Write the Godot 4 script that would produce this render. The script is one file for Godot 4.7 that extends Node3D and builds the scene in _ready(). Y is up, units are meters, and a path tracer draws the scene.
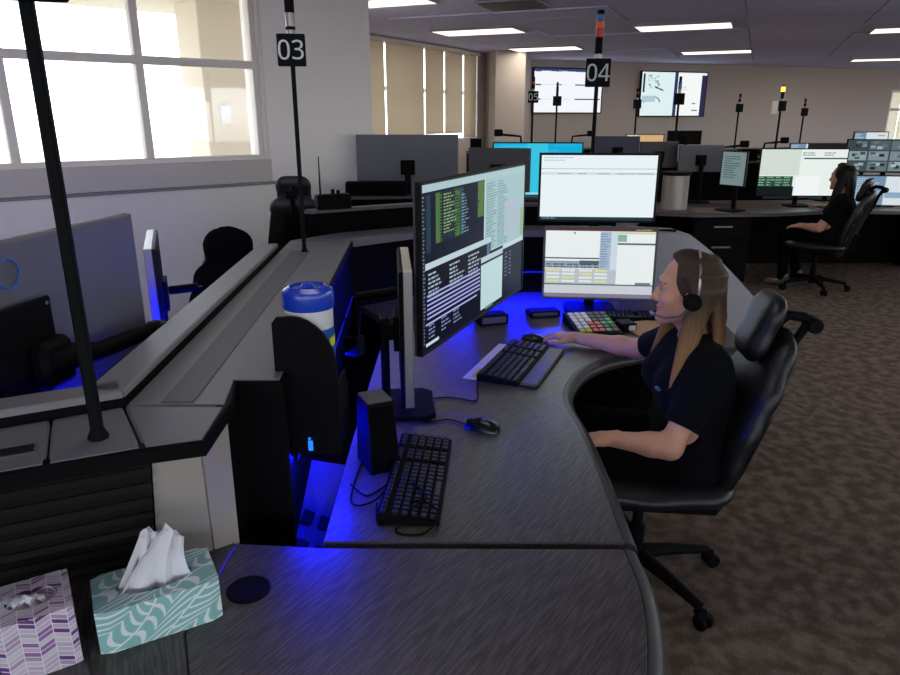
extends Node3D
# A dispatch room: numbered sit-stand consoles, screens, a seated operator. Metres, y up, camera at (0, 1.7, 0) looking along -z.

var names := {}
var M := {}
var rng := RandomNumberGenerator.new()

# ---------------------------------------------------------------- mesh builder
class G:
	var v := PackedVector3Array()
	var t := PackedInt32Array()

	func close(v0: int, t0: int) -> void:      # turn the faces added since (v0, t0) outwards
		if t.size() == t0: return
		var s := 0.0
		var o := v[v0]
		for i in range(t0, t.size(), 3):
			s += (v[t[i]] - o).dot((v[t[i + 2]] - o).cross(v[t[i + 1]] - o))
		if s < 0.0:
			for i in range(t0, t.size(), 3):
				var k := t[i + 1]
				t[i + 1] = t[i + 2]
				t[i + 2] = k

	func add(g: G, x: Transform3D = Transform3D()) -> G:
		var n := v.size()
		var t0 := t.size()
		for p in g.v: v.append(x * p)
		for i in g.t: t.append(n + i)
		close(n, t0)
		return self

	func box(c: Vector3, size: Vector3, b := 0.004, basis := Basis()) -> G:
		var h := size * 0.5
		b = minf(b, minf(h.x, minf(h.y, h.z)) * 0.9)
		var n := v.size()
		var t0 := t.size()
		if b <= 0.0:
			for i in 8:
				v.append(c + basis * Vector3(h.x * (1 if i & 1 else -1), h.y * (1 if i & 2 else -1), h.z * (1 if i & 4 else -1)))
			for f in [[0, 1, 3, 2], [4, 6, 7, 5], [0, 4, 5, 1], [2, 3, 7, 6], [0, 2, 6, 4], [1, 5, 7, 3]]:
				for k in [0, 1, 2, 0, 2, 3]: t.append(n + f[k])
			close(n, t0)
			return self
		var idx := {}
		for i in 8:
			var s := Vector3(1 if i & 1 else -1, 1 if i & 2 else -1, 1 if i & 4 else -1)
			for a in 3:
				var p := s * (h - Vector3(b, b, b))
				p[a] = s[a] * h[a]
				idx[i * 3 + a] = v.size()
				v.append(c + basis * p)
		var face := func(q: Array):
			var m := Vector3.ZERO
			for k in q: m += v[idx[k]] - c
			for k in range(1, q.size() - 1):
				var a: int = idx[q[0]]
				var d: int = idx[q[k]]
				var e: int = idx[q[k + 1]]
				if m.dot((v[e] - v[a]).cross(v[d] - v[a])) < 0.0: t.append_array([a, e, d])
				else: t.append_array([a, d, e])
		for a in 3:
			var u := 1 << ((a + 1) % 3)
			var w := 1 << ((a + 2) % 3)
			for s in [0, 1 << a]:
				face.call([(s) * 3 + a, (s | u) * 3 + a, (s | u | w) * 3 + a, (s | w) * 3 + a])
			# edges along axis a
			var a1 := (a + 1) % 3
			var a2 := (a + 2) % 3
			for s1 in [0, u]:
				for s2 in [0, w]:
					var c0: int = s1 | s2
					var c1: int = c0 | (1 << a)
					face.call([c0 * 3 + a1, c1 * 3 + a1, c1 * 3 + a2, c0 * 3 + a2])
		for i in 8: face.call([i * 3, i * 3 + 1, i * 3 + 2])
		return self

	func loft(rings: Array, capped := true) -> G:   # rings: arrays of points, all of one length, each a closed loop
		var n := v.size()
		var t0 := t.size()
		var m: int = rings[0].size()
		for r in rings:
			for p in r: v.append(p)
		for k in rings.size() - 1:
			for i in m:
				var a := n + k * m + i
				var b := n + k * m + (i + 1) % m
				t.append_array([a, b, b + m, a, b + m, a + m])
		if capped:
			for e in [0, rings.size() - 1]:
				var mid := Vector3.ZERO
				for p in rings[e]: mid += p
				var c := v.size()
				v.append(mid / m)
				for i in m:
					var a: int = n + e * m + i
					var b: int = n + e * m + (i + 1) % m
					t.append_array([c, b, a] if e == 0 else [c, a, b])
		close(n, t0)
		return self

	func lathe(profile: Array, seg := 24, x: Transform3D = Transform3D(), sx := 1.0, sz := 1.0) -> G:   # profile: Vector2(radius, height)
		var rings := []
		for q in profile:
			var r := PackedVector3Array()
			for i in seg:
				var a := TAU * i / seg
				r.append(x * Vector3(cos(a) * q.x * sx, q.y, sin(a) * q.x * sz))
			rings.append(r)
		return loft(rings)

	func tube(pts: Array, radius, seg := 10, squash := 1.0) -> G:
		var rings := []
		var up := Vector3.UP
		for i in pts.size():
			var d: Vector3 = (pts[mini(i + 1, pts.size() - 1)] - pts[maxi(i - 1, 0)]).normalized()
			if absf(d.dot(up)) > 0.97: up = Vector3(0.31, 0.1, 0.94)
			var s := d.cross(up).normalized()
			var w := s.cross(d).normalized()
			up = w
			var r: float = radius[i] if radius is Array else radius
			var ring := PackedVector3Array()
			for k in seg:
				var a := TAU * k / seg
				ring.append(pts[i] + s * (cos(a) * r) + w * (sin(a) * r * squash))
			rings.append(ring)
		return loft(rings)

	func prism(poly: PackedVector2Array, y0: float, y1: float, b := 0.0, b_out := 0.0) -> G:   # outline in x, z; b: inset of the top edge; b_out: its drop
		var area := 0.0
		for i in poly.size():
			var q := poly[(i + 1) % poly.size()]
			area += poly[i].x * q.y - q.x * poly[i].y
		if area < 0.0: poly.reverse()
		var levels := [[y0, 0.0], [y1, 0.0]]
		if b > 0.0:
			var drop := b_out if b_out > 0.0 else b
			levels = [[y0, 0.0], [y1 - drop, 0.0], [y1, b]]
		var n := v.size()
		var t0 := t.size()
		var m := poly.size()
		for l in levels:
			for i in m:
				var p := poly[i]
				if l[1] > 0.0:
					var e0 := (poly[i] - poly[(i + m - 1) % m]).normalized()
					var e1 := (poly[(i + 1) % m] - poly[i]).normalized()
					var n0 := Vector2(-e0.y, e0.x)
					var n1 := Vector2(-e1.y, e1.x)
					var mi := (n0 + n1).normalized()
					p += mi * (l[1] / maxf(0.35, mi.dot(n0)))
				v.append(Vector3(p.x, l[0], p.y))
		for k in levels.size() - 1:
			for i in m:
				var a := n + k * m + i
				var c := n + k * m + (i + 1) % m
				t.append_array([a, c, c + m, a, c + m, a + m])
		var tri := Geometry2D.triangulate_polygon(poly)
		for i in range(0, tri.size(), 3):
			# make cap triangles agree with the sides: outline is counter-clockwise in (x, z)
			var a := poly[tri[i]]
			var bb := poly[tri[i + 1]]
			var cc := poly[tri[i + 2]]
			var ccw := (bb - a).cross(cc - a) > 0.0
			var i1: int = tri[i + 1] if ccw else tri[i + 2]
			var i2: int = tri[i + 2] if ccw else tri[i + 1]
			t.append_array([n + tri[i], n + i2, n + i1])
			var top := n + (levels.size() - 1) * m
			t.append_array([top + tri[i], top + i1, top + i2])
		close(n, t0)
		return self

	func slab(a: Vector3, b: Vector3, c: Vector3, d: Vector3, thick: float) -> G:   # a sheet through four corners, thick behind its front
		var nn := (b - a).cross(d - a).normalized() * thick
		return loft([PackedVector3Array([a, b, c, d]), PackedVector3Array([a - nn, b - nn, c - nn, d - nn])])

	func mesh(smooth := 30.0, uvq := 0.0) -> ArrayMesh:
		var nf := t.size() / 3
		var fn := PackedVector3Array()
		fn.resize(nf)
		var at := {}
		for f in nf:
			fn[f] = (v[t[f * 3 + 2]] - v[t[f * 3]]).cross(v[t[f * 3 + 1]] - v[t[f * 3]])
			if smooth > 0.0:
				for k in 3:
					var key := Vector3i((v[t[f * 3 + k]] * 20000.0).round())
					if at.has(key): at[key].append(f)
					else: at[key] = [f]
		var pv := PackedVector3Array()
		var pn := PackedVector3Array()
		pv.resize(nf * 3)
		pn.resize(nf * 3)
		var lim := cos(deg_to_rad(smooth))
		for f in nf:
			var n0 := fn[f].normalized()
			for k in 3:
				var p := v[t[f * 3 + k]]
				pv[f * 3 + k] = p
				if smooth <= 0.0:
					pn[f * 3 + k] = n0
				else:
					var s := Vector3.ZERO
					for o in at[Vector3i((p * 20000.0).round())]:
						if fn[o].normalized().dot(n0) >= lim: s += fn[o]
					pn[f * 3 + k] = s.normalized() if s.length() > 1e-12 else n0
		var arr := []
		arr.resize(Mesh.ARRAY_MAX)
		arr[Mesh.ARRAY_VERTEX] = pv
		arr[Mesh.ARRAY_NORMAL] = pn
		var r := ArrayMesh.new()
		if nf: r.add_surface_from_arrays(Mesh.PRIMITIVE_TRIANGLES, arr)
		return r

	func mesh_shared(tint = null) -> ArrayMesh:
		var pn := PackedVector3Array()
		pn.resize(v.size())
		for i in range(0, t.size(), 3):
			var n := (v[t[i + 2]] - v[t[i]]).cross(v[t[i + 1]] - v[t[i]])
			for k in 3: pn[t[i + k]] += n
		for i in pn.size(): pn[i] = pn[i].normalized()
		var arr := []
		arr.resize(Mesh.ARRAY_MAX)
		arr[Mesh.ARRAY_VERTEX] = v
		arr[Mesh.ARRAY_NORMAL] = pn
		arr[Mesh.ARRAY_INDEX] = t
		if tint != null:
			var pc := PackedColorArray()
			for p in v: pc.append(tint.call(p))
			arr[Mesh.ARRAY_COLOR] = pc
		var r := ArrayMesh.new()
		r.add_surface_from_arrays(Mesh.PRIMITIVE_TRIANGLES, arr)
		return r

# ---------------------------------------------------------------- soft bodies: a distance field meshed as surface nets
func cap(a: Vector3, b: Vector3, ra: float, rb: float, k := 0.03) -> Dictionary:
	return {"t": 0, "a": a, "b": b, "ra": ra, "rb": rb, "k": k}

func flat(a: Vector3, b: Vector3, ra: float, rb: float, n: Vector3, s: float, k := 0.03) -> Dictionary:   # a capsule squashed by s along n
	return {"t": 0, "a": a, "b": b, "ra": ra, "rb": rb, "k": k, "n": n.normalized(), "s": s}

func ell(c: Vector3, r: Vector3, q := Basis(), k := 0.02, neg := false) -> Dictionary:
	return {"t": 1, "a": c, "r": r, "q": q.inverse(), "k": k, "neg": neg}

func cut(c: Vector3, n: Vector3, r: float) -> Dictionary:
	return {"t": 2, "a": c, "n": n.normalized(), "ra": r, "k": 0.0}

func nets(prims: Array, h: float) -> G:
	var lo := Vector3.INF
	var hi := -Vector3.INF
	for p in prims:
		if p.t == 2 or p.get("neg", false): continue
		if p.t == 0:
			var r: float = maxf(p.ra, p.rb) * maxf(1.0, p.get("s", 1.0)) + 2.5 * h
			lo = lo.min((p.a as Vector3).min(p.b) - Vector3(r, r, r))
			hi = hi.max((p.a as Vector3).max(p.b) + Vector3(r, r, r))
		else:
			var r: float = maxf(p.r.x, maxf(p.r.y, p.r.z)) + 2.5 * h
			lo = lo.min(p.a - Vector3(r, r, r))
			hi = hi.max(p.a + Vector3(r, r, r))
	var nx := int((hi.x - lo.x) / h) + 2
	var ny := int((hi.y - lo.y) / h) + 2
	var nz := int((hi.z - lo.z) / h) + 2
	var f := PackedFloat32Array()
	f.resize(nx * ny * nz)
	f.fill(1.0)
	for p in prims:
		var r: float
		var plo: Vector3 = p.a
		var phi: Vector3 = p.a
		var kind: int = p.t
		var k: float = p.k
		if kind == 0:
			r = maxf(p.ra, p.rb) * maxf(1.0, p.get("s", 1.0))
			plo = plo.min(p.b)
			phi = phi.max(p.b)
		elif kind == 1:
			r = maxf(p.r.x, maxf(p.r.y, p.r.z))
		else:
			r = p.ra
		r += k + 2.2 * h
		var i0 := maxi(0, int((plo.x - r - lo.x) / h))
		var i1 := mini(nx - 1, int((phi.x + r - lo.x) / h) + 1)
		var j0 := maxi(0, int((plo.y - r - lo.y) / h))
		var j1 := mini(ny - 1, int((phi.y + r - lo.y) / h) + 1)
		var l0 := maxi(0, int((plo.z - r - lo.z) / h))
		var l1 := mini(nz - 1, int((phi.z + r - lo.z) / h) + 1)
		var a: Vector3 = p.a
		var ab := Vector3.ZERO
		var inv := 0.0
		var ra := 0.0
		var dr := 0.0
		var sq = p.has("s")
		var n: Vector3 = p.get("n", Vector3.ZERO)
		var fs := 0.0
		var rr := Vector3.ONE
		var q := Basis()
		var neg: bool = p.get("neg", false)
		if kind == 0:
			ab = p.b - p.a
			inv = 1.0 / maxf(ab.length_squared(), 1e-9)
			ra = p.ra
			dr = p.rb - p.ra
			if sq: fs = 1.0 / p.s - 1.0
		elif kind == 1:
			rr = p.r
			q = p.q
		for i in range(i0, i1 + 1):
			for j in range(j0, j1 + 1):
				var at := (i * ny + j) * nz
				for l in range(l0, l1 + 1):
					var w := Vector3(lo.x + i * h, lo.y + j * h, lo.z + l * h) - a
					var d: float
					if kind == 0:
						var u := clampf(w.dot(ab) * inv, 0.0, 1.0)
						w -= ab * u
						if sq: w += n * (w.dot(n) * fs)
						d = w.length() - ra - dr * u
					elif kind == 1:
						w = q * w
						var e := w / rr
						var k0 := e.length()
						var k1 := (e / rr).length()
						d = k0 * (k0 - 1.0) / maxf(k1, 1e-6)
					else:
						d = minf(w.dot(n), p.ra - w.length())
						if d > f[at + l]: f[at + l] = d
						continue
					var o := f[at + l]
					if neg:
						d = -d
						var hh := maxf(k - absf(o - d), 0.0) / maxf(k, 1e-6)
						f[at + l] = maxf(o, d) + hh * hh * k * 0.25
					else:
						var hh := maxf(k - absf(o - d), 0.0) / maxf(k, 1e-6)
						f[at + l] = minf(o, d) - hh * hh * k * 0.25
	var g := G.new()
	var id := {}
	var step := [nz * ny, nz, 1]
	var off := PackedInt32Array()
	for c in 8:
		off.append((step[0] if c & 1 else 0) + (step[1] if c & 2 else 0) + (step[2] if c & 4 else 0))
	var edges := [[0, 1], [2, 3], [4, 5], [6, 7], [0, 2], [1, 3], [4, 6], [5, 7], [0, 4], [1, 5], [2, 6], [3, 7]]
	for i in nx - 1:
		for j in ny - 1:
			for l in nz - 1:
				var at := (i * ny + j) * nz + l
				var f0 := f[at]
				if absf(f0) > 4.0 * h: continue
				var mask := 0
				for c in 8:
					if f[at + off[c]] < 0.0: mask |= 1 << c
				if mask == 0 or mask == 255: continue
				var s := Vector3.ZERO
				var m := 0
				for e in edges:
					if ((mask >> e[0]) & 1) != ((mask >> e[1]) & 1):
						var fa := f[at + off[e[0]]]
						var fb := f[at + off[e[1]]]
						var u := fa / (fa - fb)
						var pa := Vector3(e[0] & 1, (e[0] >> 1) & 1, (e[0] >> 2) & 1)
						var pb := Vector3(e[1] & 1, (e[1] >> 1) & 1, (e[1] >> 2) & 1)
						s += pa.lerp(pb, u)
						m += 1
				id[at] = g.v.size()
				g.v.append(lo + (Vector3(i, j, l) + s / m) * h)
	for at in id:
		var f0 := f[at]
		for a in 3:
			var f1 := f[at + step[a]]
			if (f0 < 0.0) == (f1 < 0.0): continue
			var u: int = step[(a + 1) % 3]
			var w: int = step[(a + 2) % 3]
			if not (id.has(at - u) and id.has(at - w) and id.has(at - u - w)): continue
			var q := [id[at], id[at - u], id[at - u - w], id[at - w]]
			if f0 < 0.0: g.t.append_array([q[0], q[2], q[1], q[0], q[3], q[2]])
			else: g.t.append_array([q[0], q[1], q[2], q[0], q[2], q[3]])
	g.close(0, 0)
	return g

# ---------------------------------------------------------------- nodes
func numbered(called: String) -> String:
	var n: int = names.get(called, 0)
	names[called] = n + 1
	return called if n == 0 else "%s_%03d" % [called, n]

func tag(o: Node3D, label: String, category: String, group := "") -> Node3D:
	o.set_meta("label", label)
	o.set_meta("category", category)
	if group: o.set_meta("group", group)
	return o

func thing(called: String, label: String, category: String, at := Vector3.ZERO, turn := 0.0, group := "") -> Node3D:
	var o := Node3D.new()
	o.name = numbered(called)
	add_child(o)
	o.position = at
	o.rotation.y = turn
	return tag(o, label, category, group)

func part(called: String, g, m: Material, parent: Node3D, smooth := 30.0) -> MeshInstance3D:
	var o := MeshInstance3D.new()
	o.name = called
	o.mesh = g if g is Mesh else g.mesh(smooth)
	o.material_override = m
	parent.add_child(o, true)
	return o

func solo(called: String, g, m: Material, label: String, category: String, group := "", smooth := 30.0) -> MeshInstance3D:
	var o := part(numbered(called), g, m, self, smooth)
	tag(o, label, category, group)
	return o

func struct(called: String, g, m: Material, parent: Node3D = null, smooth := 30.0) -> MeshInstance3D:
	var o := part(called, g, m, parent if parent else self, smooth)
	if not parent: o.set_meta("kind", "structure")
	return o

func dup(o: Node3D, label: String, at: Vector3, turn: float, group := "") -> Node3D:
	var c: Node3D = o.duplicate()
	c.name = numbered(String(o.name).rstrip("_0123456789"))
	add_child(c)
	c.position = at
	c.rotation.y = turn
	c.set_meta("label", label)
	if group: c.set_meta("group", group)
	return c

func kit(col: Color, rough := 0.6, metal := 0.0, spec := 0.5) -> StandardMaterial3D:
	var m := StandardMaterial3D.new()
	m.albedo_color = col
	m.roughness = rough
	m.metallic = metal
	m.metallic_specular = spec
	return m

func c8(r: float, g: float, b: float) -> Color:
	return Color(r / 255.0, g / 255.0, b / 255.0)

func noise_tex(freq: float, cols: Array, offs: Array, seed_ := 1, size := 512, oct := 4, normal := false, bump := 4.0) -> NoiseTexture2D:
	var n := FastNoiseLite.new()
	n.noise_type = FastNoiseLite.TYPE_SIMPLEX_SMOOTH
	n.seed = seed_
	n.frequency = freq
	n.fractal_octaves = oct
	var x := NoiseTexture2D.new()
	x.width = size
	x.height = size
	x.seamless = true
	x.noise = n
	if normal:
		x.as_normal_map = true
		x.bump_strength = bump
	else:
		var gr := Gradient.new()
		gr.offsets = PackedFloat32Array(offs)
		gr.colors = PackedColorArray(cols)
		x.color_ramp = gr
	return x

func area_light(called: String, at: Vector3, look: Vector3, size: Vector2, col: Color, energy: float, parent: Node3D = null) -> AreaLight3D:
	var l := AreaLight3D.new()
	l.name = called
	l.area_size = size
	l.area_normalize_energy = false
	l.light_color = col
	l.light_energy = energy
	l.shadow_enabled = true
	l.area_range = 25.0
	l.area_attenuation = 2.0
	(parent if parent else self).add_child(l, true)
	var up := Vector3.UP if absf(look.normalized().y) < 0.95 else Vector3.BACK
	l.transform = Transform3D(Basis.looking_at(look, up), at)
	return l

# ---------------------------------------------------------------- materials
func materials() -> void:
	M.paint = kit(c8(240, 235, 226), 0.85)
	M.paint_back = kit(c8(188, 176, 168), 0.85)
	M.ceiling = kit(c8(216, 216, 255), 0.9)  # blue tint stands in for daylight bounced onto the ceiling
	M.grid = kit(c8(176, 170, 184), 0.7)
	for k in ["paint", "paint_back", "ceiling"]:
		M[k].normal_enabled = true
		M[k].normal_texture = noise_tex(0.06, [], [], 5, 256, 3, true, 1.5)
		M[k].normal_scale = 0.25
		M[k].uv1_triplanar = true
		M[k].uv1_world_triplanar = true
		M[k].uv1_scale = Vector3(1.5, 1.5, 1.5)
	M.carpet = kit(Color.WHITE, 0.95, 0.0, 0.2)
	M.carpet.albedo_texture = noise_tex(0.035, [c8(98, 86, 76), c8(118, 104, 92), c8(136, 121, 108)], [0.25, 0.5, 0.75], 11, 512, 5)
	M.carpet.uv1_triplanar = true
	M.carpet.uv1_world_triplanar = true
	M.carpet.uv1_scale = Vector3(0.55, 0.55, 0.55)
	M.carpet.detail_enabled = true
	M.carpet.detail_blend_mode = BaseMaterial3D.BLEND_MODE_MUL
	M.carpet.detail_albedo = noise_tex(0.12, [c8(205, 205, 205), c8(255, 255, 255)], [0.3, 0.65], 12, 512, 3)
	M.carpet.detail_uv_layer = BaseMaterial3D.DETAIL_UV_2
	M.carpet.uv2_triplanar = true
	M.carpet.uv2_world_triplanar = true
	M.carpet.uv2_scale = Vector3(2.2, 2.2, 2.2)
	# dark laminate, its grain along each piece's own z
	M.wood = kit(Color.WHITE, 0.38, 0.0, 0.5)
	M.wood.albedo_texture = noise_tex(0.03, [c8(58, 54, 51), c8(74, 69, 66), c8(92, 86, 82)], [0.28, 0.5, 0.74], 21, 512, 4)
	M.wood.uv1_triplanar = true
	M.wood.uv1_scale = Vector3(8.5, 8.5, 0.6)
	M.wood_far = kit(c8(88, 80, 76), 0.4)
	M.edge = kit(c8(46, 46, 49), 0.42)
	M.black = kit(c8(10, 10, 12), 0.6, 0.0, 0.2)
	M.black_gloss = kit(c8(10, 10, 12), 0.25)
	M.lam = kit(c8(11, 10, 12), 0.7, 0.0, 0.15)
	M.slat = kit(c8(38, 36, 35), 0.6, 0.0, 0.2)
	M.ledge = kit(c8(112, 111, 112), 0.45)
	M.inlay = kit(c8(84, 84, 87), 0.55)
	M.cap_grey = kit(c8(128, 127, 129), 0.45)
	M.beige = kit(c8(168, 161, 148), 0.6)
	M.grey_panel = kit(c8(160, 158, 160), 0.6)
	M.pole = kit(c8(15, 18, 20), 0.6, 0.0, 0.2)
	M.sign = kit(c8(12, 18, 22), 0.6, 0.0, 0.2)
	M.letter = kit(c8(205, 210, 212), 0.6)
	M.silver = kit(c8(150, 146, 144), 0.35, 0.85)
	M.screen_edge = kit(c8(11, 12, 14), 0.5, 0.0, 0.3)
	M.mon_back = kit(c8(96, 96, 104), 0.5)
	M.mon_back_dark = kit(c8(66, 62, 64), 0.55)
	M.leather = kit(c8(15, 16, 20), 0.4, 0.0, 0.5)
	M.leather.normal_enabled = true
	M.leather.normal_texture = noise_tex(0.2, [], [], 7, 256, 2, true, 3.0)
	M.leather.normal_scale = 0.35
	M.leather.uv1_triplanar = true
	M.leather.uv1_scale = Vector3(5, 5, 5)
	M.fabric = kit(c8(9, 9, 11), 0.9, 0.0, 0.15)
	M.cloth = kit(c8(14, 15, 19), 0.9, 0.0, 0.15)
	M.cloth.rim_enabled = true
	M.cloth.rim = 0.15
	M.trouser = kit(c8(9, 9, 11), 0.92, 0.0, 0.15)
	M.skin = kit(c8(192, 141, 117), 0.55)
	M.skin.subsurf_scatter_enabled = true
	M.skin.subsurf_scatter_strength = 0.08
	M.lip = kit(c8(176, 100, 92), 0.5)
	M.hair = kit(Color.WHITE, 0.5, 0.0, 0.3)
	M.hair.vertex_color_use_as_albedo = true
	M.hair_dark = kit(c8(24, 20, 20), 0.5)
	M.eye = kit(c8(170, 165, 160), 0.3)
	M.iris = kit(c8(48, 36, 28), 0.2)
	M.glass = kit(Color(0.9, 0.95, 1.0, 0.06), 0.03)
	M.glass.transparency = BaseMaterial3D.TRANSPARENCY_ALPHA
	M.frame = kit(c8(226, 218, 204), 0.55)
	M.shade = kit(c8(206, 196, 176), 0.9)
	M.shade.backlight_enabled = true
	M.shade.backlight = Color(0.62, 0.57, 0.50)
	M.shade_lit = kit(c8(226, 220, 204), 0.9)  # copy of shade, extra daylight brightness put into its colour and backlight
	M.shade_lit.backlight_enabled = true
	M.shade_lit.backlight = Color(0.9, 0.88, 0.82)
	M.shade_grey = kit(c8(196, 190, 182), 0.8)
	M.stucco = kit(c8(214, 200, 178), 0.9)
	M.tissue = kit(c8(236, 234, 236), 0.9)
	M.tissue.backlight_enabled = true
	M.tissue.backlight = Color(0.3, 0.3, 0.3)
	M.blue_lid = kit(c8(20, 62, 190), 0.22)
	M.white_plastic = kit(c8(214, 214, 216), 0.4)
	M.key = kit(c8(18, 18, 21), 0.4)
	M.paper = kit(c8(226, 222, 224), 0.8)
	M.yellow = kit(c8(206, 208, 60), 0.8)
	M.tan = kit(c8(170, 128, 90), 0.7)
	M.tray = kit(c8(14, 14, 24), 0.6)
	M.red = kit(c8(190, 40, 38), 0.3)
	M.orange = kit(c8(214, 104, 44), 0.3)
	M.blue = kit(c8(38, 96, 170), 0.3)
	M.green = kit(c8(50, 150, 90), 0.4)
	M.amber = glow(Color(1.0, 0.72, 0.25), 3.0)
	M.led = glow(Color(0.05, 0.08, 1.0), 0.6)
	M.led_bright = glow(Color(0.12, 0.45, 1.0), 1.6)
	M.troffer = glow(Color(1.0, 0.97, 0.9), 1.6)

func glow(c: Color, e: float) -> StandardMaterial3D:
	var m := kit(Color.BLACK, 0.4)
	m.emission_enabled = true
	m.emission = c
	m.emission_energy_multiplier = e
	return m

# ---------------------------------------------------------------- what the screens show (flat print)
func img(w: int, h: int, c: Color) -> Image:
	var i := Image.create(w, h, false, Image.FORMAT_RGB8)
	i.fill(c)
	return i

func rf(i: Image, u: float, v: float, w: float, h: float, c: Color) -> void:
	i.fill_rect(Rect2i(roundi(u * i.get_width()), roundi(v * i.get_height()), maxi(1, roundi(w * i.get_width())), maxi(1, roundi(h * i.get_height()))), c)

func rows(i: Image, u: float, v: float, w: float, h: float, n: int, c: Color, fill := 0.7, cols := 1) -> void:   # rows of unreadable writing
	for r in n:
		for k in cols:
			var x := u + w * k / cols
			var e := x + w / cols * rng.randf_range(fill * 0.45, fill)
			while x < e:
				var l := rng.randf_range(0.008, 0.03)
				rf(i, x, v + h * (r + 0.25) / n, minf(l, e - x), h * 0.45 / n, c)
				x += l + 0.006

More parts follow.
